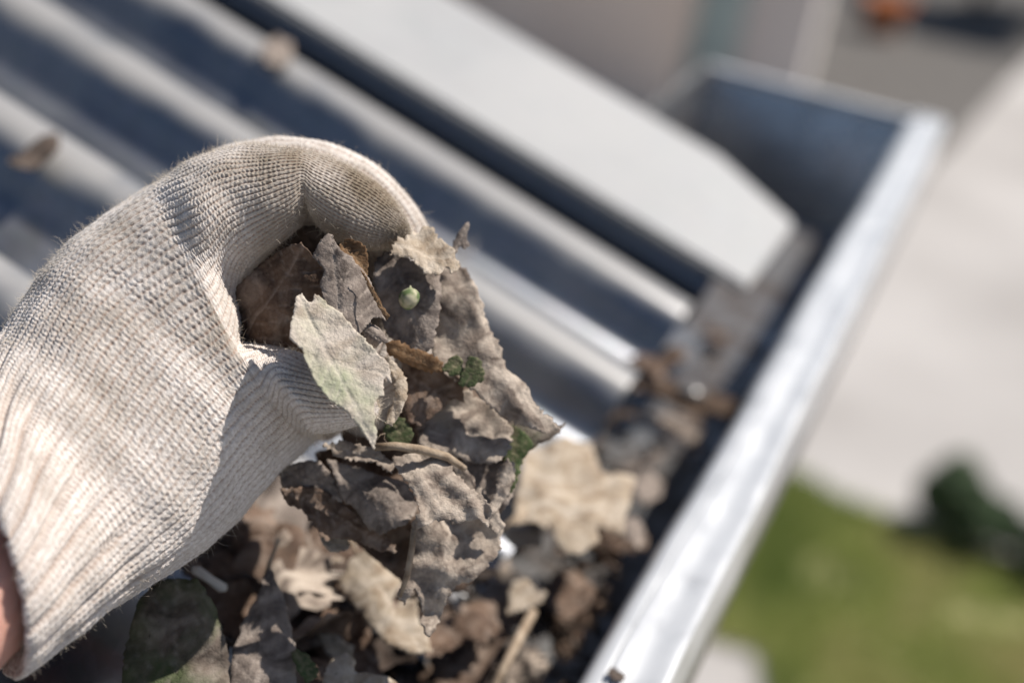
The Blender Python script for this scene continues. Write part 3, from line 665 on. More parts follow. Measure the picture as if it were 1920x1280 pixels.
for k in range(seg):
    pts.append(pts[-1]+dirn*(L_/seg)[:, None])
    a = (curl/seg)[:, None]; dirn = dirn*np.cos(a)+np.cross(axr, dirn)*np.sin(a)+axr*(axr*dirn).sum(1)[:, None]*(1-np.cos(a))
pts = np.array(pts)                                   # seg+1, nf, 3
rad = 0.000042*np.array([1.2, 1.1, 1.0, 0.9, 0.8, 0.6, 0.3])
FV = np.stack([np.stack([pts[k]+rad[k]*(math.cos(a)*tan+math.sin(a)*bit) for a in (0, 2.094, 4.189)], 1) for k in range(seg+1)], 1)  # nf, seg+1, 3, 3
loc = grid_faces(seg+1, 3, True); FQ = (loc[None]+(np.arange(nf)*(seg+1)*3)[:, None, None]).reshape(-1, 4)
fz = fastmesh('loose_fibres', FV.reshape(-1, 3)-AO, FQ, M_FUZZ, glove, True); fz['kind'] = 'stuff'

# ------------------------------------------------------------------ leaves
def densify(P, step, jag, rg):
    out = []
    n = len(P)
    for i in range(n):
        a, b_ = np.array(P[i], float), np.array(P[(i+1) % n], float); L = np.linalg.norm(b_-a); k = max(1, int(L/step))
        nrm = np.array([-(b_-a)[1], (b_-a)[0]])/(L+1e-6)
        for j in range(k):
            t = j/k; o_ = 0 if j == 0 else rg.normal(0, jag)
            out.append(a+(b_-a)*t+nrm*o_)
    return out
def leaf_mesh(name, outline, place, nrm_at, mat_, vein=None, step=7.0, jag=1.6, crumple=2.0, curl=0.0, cup=0.0, seed=0, thick=0.22, ribs=0.0, parent=None):
    """outline in photo pixels (mm*7 for loose leaves); place(x, y) -> world point, nrm_at -> unit normal; relief amounts in mm"""
    rg = np.random.default_rng(seed+100)
    edge = densify(outline, step*0.75, jag, rg)
    P = np.array(edge); lo, hi = P.min(0), P.max(0)
    ins = []
    yy = lo[1]+step*0.5
    r_ = 0
    while yy < hi[1]:
        xx = lo[0]+(step*0.5 if r_ % 2 else 0)
        while xx < hi[0]:
            x, y = xx+rg.uniform(-1, 1)*step*0.2, yy+rg.uniform(-1, 1)*step*0.2
            if inpoly(x, y, edge) and np.min(((P-(x, y))**2).sum(1)) > (step*0.45)**2: ins.append((x, y))
            xx += step
        yy += step*0.866; r_ += 1
    pts = [Vector(tuple(p)) for p in edge]+[Vector(p) for p in ins]; ne = len(edge)
    vv, ee, ff, *_ = geometry.delaunay_2d_cdt(pts, [], [list(range(ne))], 1, 1e-4)
    xy = np.array([(v.x, v.y) for v in vv]); cen = (lo+hi)/2; size = np.linalg.norm(hi-lo)
    if vein is None:
        d = P-P.mean(0); u_, s_, vt = np.linalg.svd(d, full_matrices=False); ax = vt[0]; o0 = P.mean(0)-ax*size*0.45
    else:
        o0 = np.array(vein[0], float); ax = np.array(vein[1], float)-o0; ax /= np.linalg.norm(ax)
    pr = np.array([-ax[1], ax[0]]); al = (xy-o0)@ax; ac = (xy-o0)@pr
    sp = size*0.13
    w1 = np.exp(-(ac/2.2)**2)
    side = (al-np.abs(ac)*0.9)/sp; w2 = np.exp(-(((side-np.round(side))*sp)/1.9)**2)*0.75
    # little network of third-order veins
    n3 = (al*0.5+np.abs(ac))/(sp*0.32); w3 = np.exp(-(((n3-np.round(n3))*sp*0.32)/1.3)**2)*0.25
    vn = np.maximum(np.maximum(w1, w2), w3)
    out = []
    hs = size*0.5
    for k, (x, y) in enumerate(xy):
        z = crumple*(1.5*fbm((x/85.0, y/85.0, seed*3.7), 2)+0.20*fbm((x/40.0+9, y/40.0, seed*1.9), 1)+0.05*fbm((x/11.0, y/11.0, seed), 1))
        z += curl*(ac[k]/hs)**2*4 + cup*((al[k]-size*0.45)/hs)**2*4
        z += 0.6*crumple*(abs(fbm((x/120.0+4, y/120.0, seed*2.3), 1))-0.2)+ribs*math.cos(2*math.pi*ac[k]/(size*0.17)+2.5*fbm((x/70.0, y/70.0, seed+3.0), 1))*min(1.0, max(0.0, al[k]/size))*1.3
        z -= (0.55*max(w1[k], w2[k])+0.12*w3[k])*min(1.0, crumple)
        out.append(place(x, y)+nrm_at*(z/1000.0))
    tri = [tuple(f) for f in ff]
    V_ = np.array(out); c = V_.mean(0)
    me = bpy.data.meshes.new(name); me.from_pydata([tuple(v-c) for v in V_], [], tri); me.update()
    a_ = me.attributes.new('vein', 'FLOAT', 'POINT'); a_.data.foreach_set('value', np.asarray(vn, np.float32))
    o = link(name, me, mat_, parent); o.location = c.tolist()
    s_ = o.modifiers.new('thick', 'SOLIDIFY'); s_.thickness = thick/1000; s_.offset = 0
    return o
BACK = MW@np.array([0, 0, 1.0])
def held(label, outline, d, gx=0.0, gy=0.0, m_='dusty', seed=0, group=None, **kw):
    """a leaf in the hand: d mm from the lens at its middle, gx/gy = mm of depth per 100 px right / down"""
    P = np.array(outline, float); c = (P.min(0)+P.max(0))/2
    def place(x, y): return at(x, y, (d+gx*(x-c[0])/100+gy*(y-c[1])/100)/1000)
    e1 = place(c[0]+10, c[1])-place(c[0], c[1]); e2 = place(c[0], c[1]-10)-place(c[0], c[1]); n = np.cross(e1, e2); n /= np.linalg.norm(n)
    o = leaf_mesh('leaf', outline, place, n, LM[m_], seed=seed, **kw)
    return tag(o, label, 'leaf', group)
def lying(label, outline, z0, m_='dusty', seed=0, n=(0, 0, 1), group=None, roof=None, **kw):
    """a leaf lying at height z0 (m) over the gutter's lip level, on a plane of normal n"""
    P = np.array(outline, float); c = (P.min(0)+P.max(0))/2; n = np.array(n, float); n /= np.linalg.norm(n)
    p0 = on_plane(c[0], c[1], (0, 0, z0), (0, 0, 1)) if roof is None else on_plane(c[0], c[1], EAVE+RN*roof, RN)
    def place(x, y): return on_plane(x, y, p0, n)
    o = leaf_mesh('leaf', outline, place, n, LM[m_], seed=seed, **kw)
    return tag(o, label, 'leaf', group)

# --- the clump in the hand
held('pale green and buff leaf hanging in front of the thumb', [(554, 560), (566, 551), (575, 564), (585, 567), (590, 552), (601, 558), (624, 575), (639, 586), (661, 612), (680, 631), (699, 654), (721, 676), (729, 687), (734, 721), (729, 717), (723, 708), (718, 714), (720, 742), (710, 742), (701, 759), (702, 777), (702, 789), (707, 811), (702, 841), (687, 819), (665, 789), (642, 766), (620, 751), (590, 714), (579, 687), (564, 654), (552, 646), (543, 639), (545, 605), (552, 579)],
     365, 3.0, -6.0, 'palegreen', 1, step=4.5, jag=0.9, crumple=0.9, curl=0.8, vein=((560, 555), (703, 835)))
held('brown leaf tucked into the palm against the finger', [(566, 453), (577, 470), (583, 482), (605, 497), (611, 504), (611, 522), (601, 534), (603, 556), (600, 600), (590, 640), (560, 668), (520, 668), (480, 660), (440, 650), (430, 600), (440, 540), (480, 495), (520, 470), (550, 458)],
     385, -6, 2, 'brown', 2, step=5, jag=1.2, crumple=2.2, curl=-2.0, vein=((450, 640), (570, 460)))
held('grey brown leaf standing up beneath the fingertip', [(586, 478), (601, 451), (616, 436), (624, 438), (628, 451), (639, 470), (657, 479), (680, 500), (695, 519), (710, 556), (729, 594), (722, 590), (702, 590), (688, 610), (672, 628), (650, 640), (620, 620), (606, 560), (600, 530), (608, 505)],
     375, 3, -3, 'grey', 3, step=4.5, jag=0.9, crumple=1.6, curl=-2.4, vein=((640, 630), (622, 440)))
held('curled amber leaf edge behind the grey brown leaf', [(630, 480), (637, 458), (645, 450), (657, 449), (672, 456), (682, 464), (689, 481), (691, 515), (684, 520), (670, 510), (655, 500)],
     380, 4, -2, 'amber', 4, step=4.5, jag=1.2, crumple=1.5, curl=1.5)
held('thin curled brown sliver at the tip of the grey leaf', [(676, 505), (684, 512), (702, 545), (716, 572), (731, 592), (724, 600), (712, 580), (697, 552)], 372, 0, -2, 'amber', 5, step=4, jag=0.8, crumple=0.6)
held('small curled grey leaf scroll beside the pale green leaf', [(678, 614), (690, 604), (705, 608), (720, 622), (729, 640), (722, 643), (716, 640), (706, 650), (690, 646), (680, 630)], 379, 2, -2, 'grey', 6, step=4, jag=0.8, crumple=1.2, curl=-2.5)
held('flat mauve grey leaf carrying the small green bud', [(702, 490), (722, 468), (745, 470), (770, 488), (800, 500), (824, 506), (828, 560), (822, 605), (814, 645), (800, 660), (775, 660), (752, 648), (728, 630), (716, 600), (712, 570), (700, 530)], 396, 1, -3, 'grey', 7, step=6, crumple=1.6, curl=-1.2)
held('sunlit crumpled buff leaf on top of the clump', [(728, 482), (740, 462), (760, 448), (775, 438), (790, 430), (815, 432), (830, 446), (848, 462), (864, 488), (850, 500), (834, 492), (825, 508), (800, 506), (782, 494), (768, 484), (748, 486)], 393, 2, -14, 'tan', 8, step=5, crumple=2.4, jag=2)
held('brown curled leaf tip standing above the clump', [(846, 462), (856, 440), (868, 424), (878, 414), (880, 428), (876, 440), (882, 456), (874, 464), (864, 458), (856, 470)], 404, 2, -4, 'grey', 9, step=4.5, crumple=1.6)
held('long ribbed dusty leaf down the outer side of the clump', [(818, 500), (836, 484), (862, 484), (880, 518), (895, 555), (908, 588), (926, 622), (941, 660), (952, 692), (986, 716), (1002, 748), (1030, 780), (1052, 802), (1030, 812), (1005, 806), (975, 790), (940, 775), (900, 745), (870, 720), (840, 700), (812, 670), (814, 620), (820, 560)], 404, 3, -5, 'dusty', 10, step=7, crumple=3.0, curl=-2.5, ribs=0.7, jag=2.2, vein=((845, 480), (1000, 800)))
held('shaded brown leaf under the bud leaf', [(738, 668), (770, 660), (805, 672), (840, 690), (866, 712), (872, 756), (850, 748), (822, 772), (792, 795), (764, 786), (744, 740)], 402, 0, 1, 'brown', 11, step=7, crumple=2.2, curl=2.0)
held('rolled amber leaf bridging the clump under the bud leaf', [(720, 640), (745, 640), (775, 655), (805, 665), (832, 680), (828, 698), (795, 694), (760, 680), (728, 662)], 393, 1, 6, 'amber', 12, step=6, crumple=1.6, curl=-3)
held('small dark green leaf lodged in the middle of the clump', [(858, 716), (868, 690), (880, 668), (897, 670), (907, 692), (909, 712), (890, 724), (868, 726)], 396, 0, -3, 'green', 13, step=5, crumple=0.7)
held('tiny green brown leaf scrap beside the dark green leaf', [(828, 694), (840, 672), (856, 664), (868, 676), (868, 698), (850, 706)], 397, 0, -3, 'green', 14, step=5, crumple=0.7)
held('buff curled strip arching past the tip of the pale green leaf', [(722, 664), (738, 674), (754, 694), (765, 722), (762, 750), (748, 780), (736, 800), (720, 794), (732, 764), (742, 738), (738, 708), (726, 684)], 388, 2, -3, 'tan', 15, step=5, crumple=1.6, curl=-2.5, jag=1.8)
held('bluish green leaf scrap below the buff curled strip', [(720, 792), (742, 778), (764, 786), (776, 812), (766, 838), (738, 836), (722, 818)], 398, 0, -3, 'green', 16, step=6, crumple=0.7)
held('speckled dusty leaf in the lower middle of the clump', [(778, 800), (810, 768), (846, 748), (872, 735), (905, 745), (940, 775), (962, 800), (958, 845), (930, 872), (890, 866), (850, 856), (810, 850), (786, 836)], 405, 1, -6, 'dusty', 17, step=7, crumple=3.2, jag=2.2)
held('dusty twisted leaf at the outer corner of the clump', [(930, 786), (962, 758), (1000, 780), (1048, 798), (1062, 790), (1050, 812), (1015, 832), (988, 852), (970, 884), (952, 884), (940, 840)], 412, 2, -4, 'mossy', 18, step=7, crumple=3.0)
held('green tinged leaf at the outer corner of the clump', [(938, 800), (965, 795), (990, 815), (1000, 832), (978, 860), (972, 900), (955, 930), (948, 880), (942, 840)], 406, 2, -2, 'green', 19, step=6, crumple=0.7)
held('mauve grey leaf fold above the drooping frilled leaf', [(850, 866), (890, 856), (932, 862), (964, 864), (970, 900), (962, 930), (940, 962), (915, 948), (890, 920), (864, 892)], 405, 1, -2, 'grey', 20, step=7, crumple=2.6, curl=-2)
held('curled buff leaf strip at the edge of the mauve fold', [(930, 884), (950, 858), (964, 868), (966, 895), (956, 920), (940, 946), (924, 966), (914, 955), (928, 925)], 399, 2, -3, 'dusty', 21, step=5, crumple=1.5, curl=-3)
held('sunlit frilled leaf drooping under the thumb', [(736, 852), (768, 846), (810, 846), (840, 856), (852, 884), (880, 914), (905, 934), (920, 956), (916, 988), (892, 976), (872, 976), (854, 982), (836, 976), (818, 974), (803, 988), (780, 988), (776, 976), (786, 960), (780, 940), (768, 915), (756, 895), (748, 880), (740, 868)], 390, 2, -7, 'dusty', 22, step=5.5, crumple=2.6, ribs=0.9, jag=2.0, vein=((760, 850), (850, 985)))
held('long dusty leaf hanging lowest from the clump', [(772, 978), (810, 968), (862, 966), (915, 968), (945, 990), (938, 1030), (912, 1064), (882, 1090), (856, 1096), (842, 1118), (834, 1140), (827, 1166), (806, 1194), (795, 1186), (789, 1165), (796, 1150), (786, 1122), (779, 1102), (758, 1134), (745, 1112), (760, 1080), (768, 1040)], 398, 2, -3, 'dusty', 23, step=6, crumple=3.0, ribs=0.6, jag=2.0, vein=((850, 970), (805, 1190)))
held('leaf with a sunlit patch curling beneath the thumb', [(612, 858), (640, 866), (680, 876), (722, 890), (762, 902), (784, 938), (778, 966), (760, 985), (732, 992), (710, 998), (690, 987), (675, 966), (660, 946), (641, 932), (630, 900)], 402, 1, -5, 'grey', 24, step=6, crumple=2.0, curl=-3.5)
held('dark leaf nearest the lower edge of the thumb', [(520, 884), (556, 868), (600, 864), (622, 888), (644, 944), (626, 934), (600, 918), (568, 914), (530, 918)], 405, 0, 2, 'grey', 25, step=6, crumple=2.0)
held('dark folded leaf under the leaf with the sunlit patch', [(526, 914), (568, 910), (602, 918), (642, 944), (682, 974), (722, 998), (744, 1032), (720, 1034), (680, 1022), (640, 1012), (618, 1006), (594, 986), (570, 956), (544, 942)], 404, 0, 1, 'brown', 26, step=6, crumple=2.4, curl=2.0)
held('frayed leaf edge just below the thumb tip', [(604, 832), (640, 824), (690, 836), (704, 828), (722, 856), (744, 868), (736, 890), (710, 874), (690, 864), (655, 864), (628, 852)], 398, 1, -6, 'dusty', 27, step=5, crumple=2.0, jag=2.4)
held('broad dark leaf backing the upper half of the clump', [(640, 470), (700, 455), (780, 470), (850, 500), (890, 580), (930, 660), (940, 740), (860, 760), (760, 770), (680, 700), (640, 600)], 418, 3, -4, 'brown', 28, step=12, crumple=3)
held('broad dark leaf backing the lower half of the clump', [(640, 780), (720, 740), (830, 750), (940, 790), (960, 860), (930, 960), (860, 990), (780, 1000), (700, 960), (640, 890)], 420, 2, -3, 'brown', 29, step=12, crumple=3)
held('dark leaf filling the hollow of the palm', [(440, 480), (520, 430), (620, 420), (690, 440), (680, 560), (640, 680), (560, 700), (460, 680)], 402, -2, 0, 'dark', 30, step=10, crumple=2.5)
held('narrow dusty leaf between the frilled and mauve leaves', [(840, 852), (866, 870), (900, 910), (935, 955), (948, 985), (930, 1000), (905, 975), (880, 930), (852, 892)], 400, 1, -4, 'dusty', 31, step=6, crumple=2, curl=-1.5)
held('torn tan leaf fragment under the dark folded leaf', [(598, 1000), (612, 1014), (628, 1006), (642, 1003), (657, 1018), (646, 1031), (620, 1036), (606, 1022)], 410, 0, -8, 'tan', 32, step=5, crumple=1.2)

held('dark leaf behind the lowest hanging leaf of the clump', [(590, 850), (640, 830), (720, 850), (840, 940), (910, 1060), (860, 1110), (790, 1120), (740, 1080), (660, 1010), (605, 930)], 426, 2, -3, 'brown', 33, step=12, crumple=3)

# bud, twig
def tube(name, pts, radii, m_, seg=9, parent=None):
    pts = np.array(pts); V_ = []
    for i in range(len(pts)):
        tn = pts[min(i+1, len(pts)-1)]-pts[max(i-1, 0)]; tn /= np.linalg.norm(tn)+1e-12
        u = np.cross(tn, (0.3, 0.2, 0.93)); u /= np.linalg.norm(u)+1e-9; v = np.cross(tn, u)
        for k in range(seg): a = 2*math.pi*k/seg; V_.append(pts[i]+radii[i]*(math.cos(a)*u+math.sin(a)*v))
    c = np.array(V_).mean(0); Fc = [tuple(f) for f in grid_faces(len(pts), seg, True)]+[tuple(range(seg))[::-1], tuple((len(pts)-1)*seg+k for k in range(seg))]
    o = mesh(name, np.array(V_)-c, Fc, m_, parent, True); o.location = c.tolist(); return o
def budmat():
    def b(t, n, L, p):
        tc = n.new('ShaderNodeTexCoord'); nz = N(n, 'ShaderNodeTexNoise'); nz.inputs['Scale'].default_value = 260; L(tc.outputs['Object'], nz.inputs['Vector'])
        r = ramp(n, [(0.42, (0.10, 0.14, 0.05)), (0.60, (0.44, 0.40, 0.27))]); L(nz.outputs['Fac'], r.inputs[0]); L(r.outputs[0], p.inputs['Base Color']); p.inputs['Roughness'].default_value = 0.9
    return mat('bud', b)
V_ = []; bcn = at(767, 560, 0.3885); UPW = MW@np.array([0.1, 0.99, 0.1]); RI = MW@np.array([1, 0, 0.]); 
pz = [(-1, 0.02), (-0.9, 0.35), (-0.6, 0.72), (-0.2, 0.95), (0.15, 1.0), (0.5, 0.9), (0.78, 0.62), (0.92, 0.30), (1.0, 0.14), (1.12, 0.10), (1.2, 0.02)]
for z, r in pz:
    for k in range(18):
        a = 2*math.pi*k/18; V_.append(UPW*z*0.0031+(RI*math.cos(a)+np.cross(UPW, RI)*math.sin(a))*r*0.0029*(1+0.05*math.sin(3*a)))
o = fastmesh('bud', np.array(V_), grid_faces(len(pz), 18, True), budmat()); o.location = bcn.tolist(); tag(o, 'small round green and cream bud stuck on the mauve grey leaf', 'bud')
o = tube('twig', [at(702, 838, 0.391), at(742, 836, 0.391), at(790, 843, 0.392), at(838, 856, 0.394), at(872, 878, 0.398)], [0.0011, 0.0012, 0.0013, 0.0012, 0.0008], M_TWIG); tag(o, 'thin pale twig lying over the drooping frilled leaf', 'twig')
o = tube('twig', [at(776, 990, 0.394), at(772, 1030, 0.394), at(764, 1075, 0.395), at(750, 1118, 0.397)], [0.0008, 0.0009, 0.0009, 0.0006], M_TWIG); tag(o, 'thin dry stalk hanging beside the lowest leaf of the clump', 'twig')
o = tube('twig', [at(705, 826, 0.363), at(713, 815, 0.363), at(722, 812, 0.364), at(720, 822, 0.365), at(727, 832, 0.366)], [0.00012, 0.00012, 0.0001, 0.0001, 0.00006], M_TWIG, 5); tag(o, 'hair-thin curled fibre at the tip of the pale green leaf', 'fibre')

# --- leaves lying in the gutter and on the roof edge
lying('bright sunlit lobed tan leaf lying against the gutter lip', [(988, 834), (1010, 828), (1029, 824), (1057, 810), (1071, 801), (1090, 815), (1113, 817), (1124, 850), (1130, 880), (1165, 882), (1198, 890), (1186, 920), (1184, 939), (1172, 967), (1176, 995), (1140, 990), (1118, 989), (1127, 1007), (1110, 1020), (1092, 1033), (1066, 1028), (1041, 998), (1034, 981), (1017, 988), (987, 979), (959, 983), (966, 951), (977, 897)],
      0.014, 'tan', 41, n=(0.25, -0.12, 0.95), step=8, crumple=2.6, curl=-1.5, vein=((975, 960), (1190, 880)))
lying('large tan leaf lying below the hanging leaf tip', [(634, 1092), (654, 1050), (680, 1034), (722, 1030), (752, 1060), (757, 1085), (740, 1110), (737, 1142), (750, 1120), (780, 1120), (786, 1160), (800, 1180), (812, 1222), (775, 1228), (722, 1206), (690, 1170), (660, 1130)], -0.012, 'tan', 42, roof=0.026, n=(0.1, -0.45, 0.85), step=8, crumple=1.8, curl=-2, vein=((670, 1040), (790, 1220)))
lying('small tan scrap beside the large tan leaf', [(614, 1046), (634, 1040), (646, 1056), (636, 1078), (622, 1068)], -0.006, 'tan', 43, roof=0.016, n=(0.1, -0.4, 0.85), step=6, crumple=1)
lying('pale grey leaf at the gutter mouth beside the green leaf', [(618, 1240), (648, 1222), (666, 1236), (664, 1258), (722, 1268), (780, 1300), (760, 1340), (600, 1330), (606, 1270)], -0.004, 'tan', 44, roof=0.03, n=(0.2, -0.3, 0.9), step=8, crumple=1.6)
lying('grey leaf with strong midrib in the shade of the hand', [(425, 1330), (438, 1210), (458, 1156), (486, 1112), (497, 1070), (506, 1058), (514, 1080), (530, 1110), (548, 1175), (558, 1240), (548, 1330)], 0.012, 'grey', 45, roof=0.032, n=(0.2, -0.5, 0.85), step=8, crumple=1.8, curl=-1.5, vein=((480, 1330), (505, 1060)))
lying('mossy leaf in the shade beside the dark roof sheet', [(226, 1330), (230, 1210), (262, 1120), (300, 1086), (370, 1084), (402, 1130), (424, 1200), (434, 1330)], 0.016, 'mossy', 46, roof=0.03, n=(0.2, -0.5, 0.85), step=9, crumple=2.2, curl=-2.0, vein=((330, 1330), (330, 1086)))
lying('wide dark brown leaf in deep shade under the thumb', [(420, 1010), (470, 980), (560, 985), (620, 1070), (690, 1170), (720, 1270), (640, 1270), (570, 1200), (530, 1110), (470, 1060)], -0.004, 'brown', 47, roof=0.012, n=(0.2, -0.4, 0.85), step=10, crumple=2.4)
lying('buff triangular leaf scrap near the wooden stick', [(948, 1152), (962, 1086), (985, 1082), (1003, 1088), (1026, 1110), (1016, 1130), (985, 1142)], -0.010, 'tan', 48, n=(0.1, -0.4, 0.9), step=7, crumple=1.2)
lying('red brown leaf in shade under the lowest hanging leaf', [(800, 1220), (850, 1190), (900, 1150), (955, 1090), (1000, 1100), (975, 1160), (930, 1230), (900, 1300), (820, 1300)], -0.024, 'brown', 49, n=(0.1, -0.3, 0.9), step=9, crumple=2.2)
lying('small yellow green leaf in front of the grey midrib leaf', [(545, 1222), (556, 1214), (572, 1222), (592, 1242), (596, 1268), (576, 1280), (558, 1258)], 0.006, 'green', 50, roof=0.034, n=(0.2, -0.5, 0.8), step=6, crumple=0.7)
lying('buff leaf scrap behind the yellow green leaf', [(596, 1188), (630, 1178), (640, 1200), (664, 1212), (660, 1238), (636, 1244), (612, 1226)], -0.004, 'tan', 51, roof=0.016, n=(0.1, -0.4, 0.85), step=6, crumple=1.2)
lying('tan leaf tip showing under the lower edge of the glove', [(478, 938), (510, 918), (535, 928), (530, 946), (500, 952)], 0.002, 'tan', 52, roof=0.014, n=(0.1, -0.4, 0.85), step=6, crumple=1.0)
lying('curled grey leaf between bright leaf and gutter lip', [(1172, 968), (1196, 962), (1216, 980), (1214, 1010), (1196, 1030), (1176, 1012), (1166, 992)], -0.012, 'grey', 53, n=(0.3, -0.3, 0.9), step=7, crumple=2, curl=-2)
lying('pale leaf stub under the bright lobed leaf', [(940, 1002), (960, 992), (1000, 996), (1018, 1004), (1016, 1026), (990, 1026), (955, 1020)], -0.006, 'tan', 54, n=(0.2, -0.3, 0.9), step=6, crumple=1.2)
lying('grey leaf in the gutter beyond the bright lobed leaf', [(1190, 900), (1215, 880), (1245, 905), (1235, 940), (1205, 950), (1188, 930)], -0.035, 'grey', 55, step=8, crumple=1.5)
lying('curled leaf on the roof crest above the knuckles', [(488, 92), (520, 70), (548, 86), (546, 118), (520, 128), (500, 118)], EAVE[2]+0.165, 'grey', 56, roof=0.0165, n=(0.27, -0.1, 0.96), step=7, crumple=2.0)
lying('dead leaf lying on the roof sheet behind the wrist', [(14, 296), (60, 262), (104, 250), (112, 282), (80, 306), (30, 312)], EAVE[2]+0.165, 'dark', 57, roof=0.0165, n=(0.27, -0.1, 0.96), step=8, crumple=2.5)
lying('rusty leaf crumb stuck on top of the gutter lip', [(1136, 1256), (1150, 1250), (1172, 1262), (1168, 1276), (1150, 1274), (1142, 1266)], 0.0016, 'dark', 58, step=4, crumple=0.8)

# leaf stalks that show
def stalk(label_part, pts, r):
    o = next(x for x in col.objects if x.get('label', '').startswith(label_part))
    t = tube('stalk', pts, r, M_TWIG, 7, o); t.location = Vector(t.location)-Vector(o.location)
def rl(px, py, h): return on_plane(px, py, EAVE+RN*h, RN)
stalk('grey leaf with strong midrib', [rl(500, 1075, 0.034), rl(507, 1050, 0.036), rl(516, 1028, 0.035), rl(522, 1012, 0.032)], [0.0008, 0.0007, 0.0006, 0.0008])
stalk('bright sunlit lobed', [on_plane(985, 955, (0, 0, 0.014), (0, 0, 1)), on_plane(960, 975, (0, 0, 0.013), (0, 0, 1)), on_plane(930, 1005, (0, 0, 0.008), (0, 0, 1))], [0.0009, 0.0008, 0.0010])
stalk('large tan leaf', [rl(672, 1046, 0.027), rl(662, 1020, 0.030), rl(648, 1000, 0.030)], [0.0008, 0.0007, 0.0009])
# crumbs of leaf and grit among the litter
rgc = np.random.default_rng(11); CV, CQ = [], []
for k in range(2600):
    if k % 2: p = np.array([rgc.uniform(-0.16, -0.025), rgc.uniform(-0.98, -0.30), 0]); p[2] = -0.093+rgc.uniform(0, 0.02)+(0.04 if p[1] < -0.48 else 0.0)
    else:
        p = on_plane(rgc.uniform(380, 1180), rgc.uniform(990, 1290), EAVE, RN)
        p = p+RN*(corr(np.array(p[1]))+rgc.uniform(0.0005, 0.003)) if p[0] < EAVE[0] else np.array([p[0], p[1], -0.05+rgc.uniform(-0.03, 0.02)])
    sz = rgc.lognormal(0.3, 0.5)*0.0011; q_ = rgc.normal(0, 1, (4, 3))*sz; q_[:, 2] *= 0.4
    i0 = len(CV); CV += [p+v for v in q_]; CQ += [(i0, i0+1, i0+2), (i0, i0+3, i0+1), (i0, i0+2, i0+3), (i0+1, i0+3, i0+2)]
o = fastmesh('leaf_crumbs', CV, np.array(CQ), LM['dark'], smooth=False); tag(recenter(o), 'dark crumbs of rotted leaf and grit strewn under the leaves in the gutter', 'debris', kind='stuff')

# wooden stick, wood chip
o = tube('stick', [on_plane(1000, 1146, (0, 0, -0.012), (0, 0, 1)), on_plane(968, 1205, (0, 0, -0.013), (0, 0, 1)), on_plane(925, 1290, (0, 0, -0.015), (0, 0, 1))], [0.0016, 0.0018, 0.0016], M_TWIG, 10); tag(o, 'straight pale brown stick lying in the gutter near its lip', 'stick')
a, b_ = on_plane(362, 1064, EAVE+RN*0.030, RN), on_plane(424, 1106, EAVE+RN*0.026, RN)
o = tube('wood_chip', [a+(b_-a)*t for t in (0, 0.1, 0.5, 0.9, 1)], [0.0008, 0.0018, 0.0015, 0.0019, 0.0006], M_CHIP, 4); tag(o, 'short whitish wood chip among the shaded leaves under the glove', 'wood chip')

# loose litter filling the gutter under the traced leaves
SHAPES = []
def oval(rg, L, wd, teeth):
    P = []
    for k in range(26):
        a = 2*math.pi*k/26; r = 1+(0.10*(1 if k % 2 else -1) if teeth else 0)+rg.normal(0, 0.03)
        x = math.cos(a)*L/2; P.append((x*r, math.sin(a)*wd/2*(1-0.35*math.cos(a))*r))
    return P
def lobed(rg, L):
    P = []
    for k in range(60):
        a = 2*math.pi*k/60; r = L/2*(0.42+0.50*abs(math.cos(1.5*a))**1.6+0.06*(k % 2)+rg.normal(0, 0.025)); P.append((math.cos(a)*r, math.sin(a)*r*0.85))
    return P
protos = []
rg = np.random.default_rng(5)
kinds = [('dark', oval(rg, 300, 170, True)), ('brown', lobed(rg, 330)), ('grey', oval(rg, 260, 150, True)), ('dark', lobed(rg, 280)), ('dusty', oval(rg, 200, 120, True)), ('brown', oval(rg, 230, 140, False))]
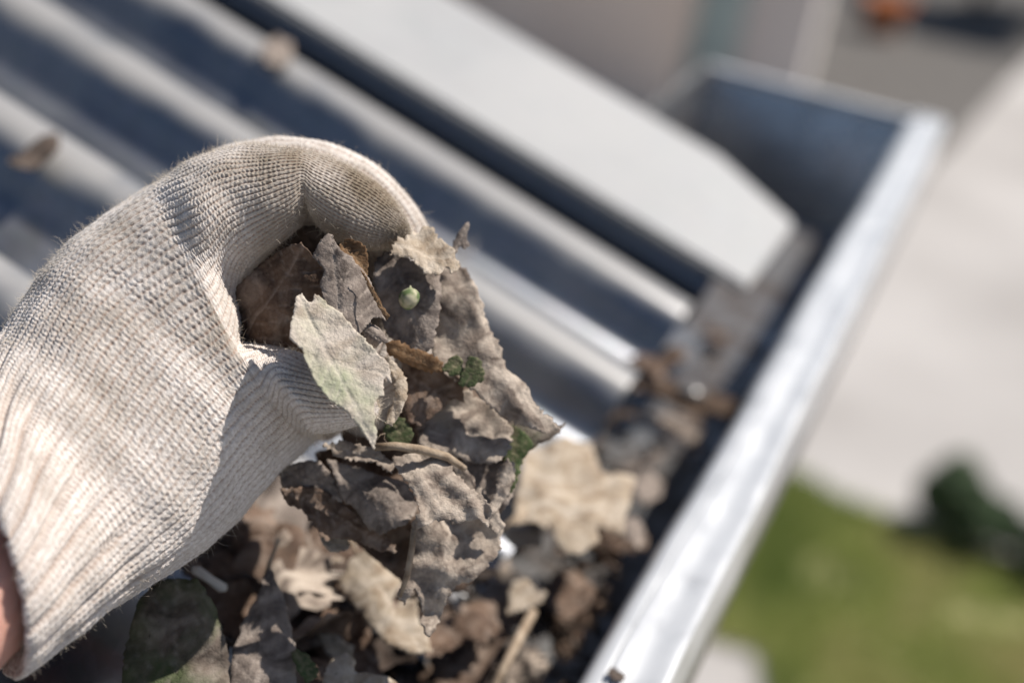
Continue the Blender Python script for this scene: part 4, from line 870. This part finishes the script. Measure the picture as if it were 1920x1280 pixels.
for i, (m_, P) in enumerate(kinds):
    o = leaf_mesh('leaf', P, lambda x, y: np.array([x, y, 0])/7000.0, np.array([0, 0, 1.0]), LM[m_], seed=70+i, step=16, crumple=3.5, curl=(-1)**i*2.5, jag=4)
    protos.append(o)
lab = ['toothed almost black leaf', 'broad lobed brown leaf', 'toothed grey leaf', 'lobed almost black leaf', 'small toothed dusty leaf', 'smooth-edged brown leaf']
used = set(); k = 0
spots = []
for y in np.arange(-0.96, -0.40, 0.030):
    for x in (-0.150, -0.102, -0.06):
        fill = -0.040+0.016*math.sin(y*9) if y < -0.50 else -0.074-(y+0.50)*0.1
        spots.append((x+rg.normal(0, 0.010), y+rg.normal(0, 0.010), fill+rg.uniform(-0.014, 0.010)-(0.012 if x > -0.06 else 0)))
spots += [(-0.108, -0.32, -0.090), (-0.072, -0.29, -0.091)]
PX = [(400, 1010), (960, 985), (1200, 1000), (1070, 1290), (400, 1300)]
for k in range(26):
    while True:
        px, py = rg.uniform(400, 1200), rg.uniform(985, 1300)
        if inpoly(px, py, PX): break
    p = on_plane(px, py, EAVE, RN); p = p+RN*rg.uniform(0.006, 0.013) if p[0] < EAVE[0] else on_plane(px, py, (0, 0, rg.uniform(-0.045, -0.02)), (0, 0, 1))
    spots.append(tuple(p))
for (x, y, z) in spots:
    i = int(rg.integers(len(protos))); m_ = kinds[i][0]
    if i in used:
        o = protos[i].copy(); col.objects.link(o)
    else: o = protos[i]; used.add(i)
    roofside = x < EAVE[0] and z > -0.02
    s = rg.uniform(1.2, 1.75) if roofside else rg.uniform(0.6, 1.0)
    o.location = (x, y, z); o.rotation_euler = (rg.normal(0, 0.25), PITCH+rg.normal(0, 0.2) if roofside else rg.normal(0, 0.35), rg.uniform(0, 6.28)); o.scale = (s, s, s)
    tag(o, lab[i]+(' heaped on the roof edge under the gloved hand' if roofside else ' in the litter on the gutter floor'), 'leaf', lab[i].replace('leaf', 'leaves')+(' on the roof edge' if roofside else ' on the gutter floor'))
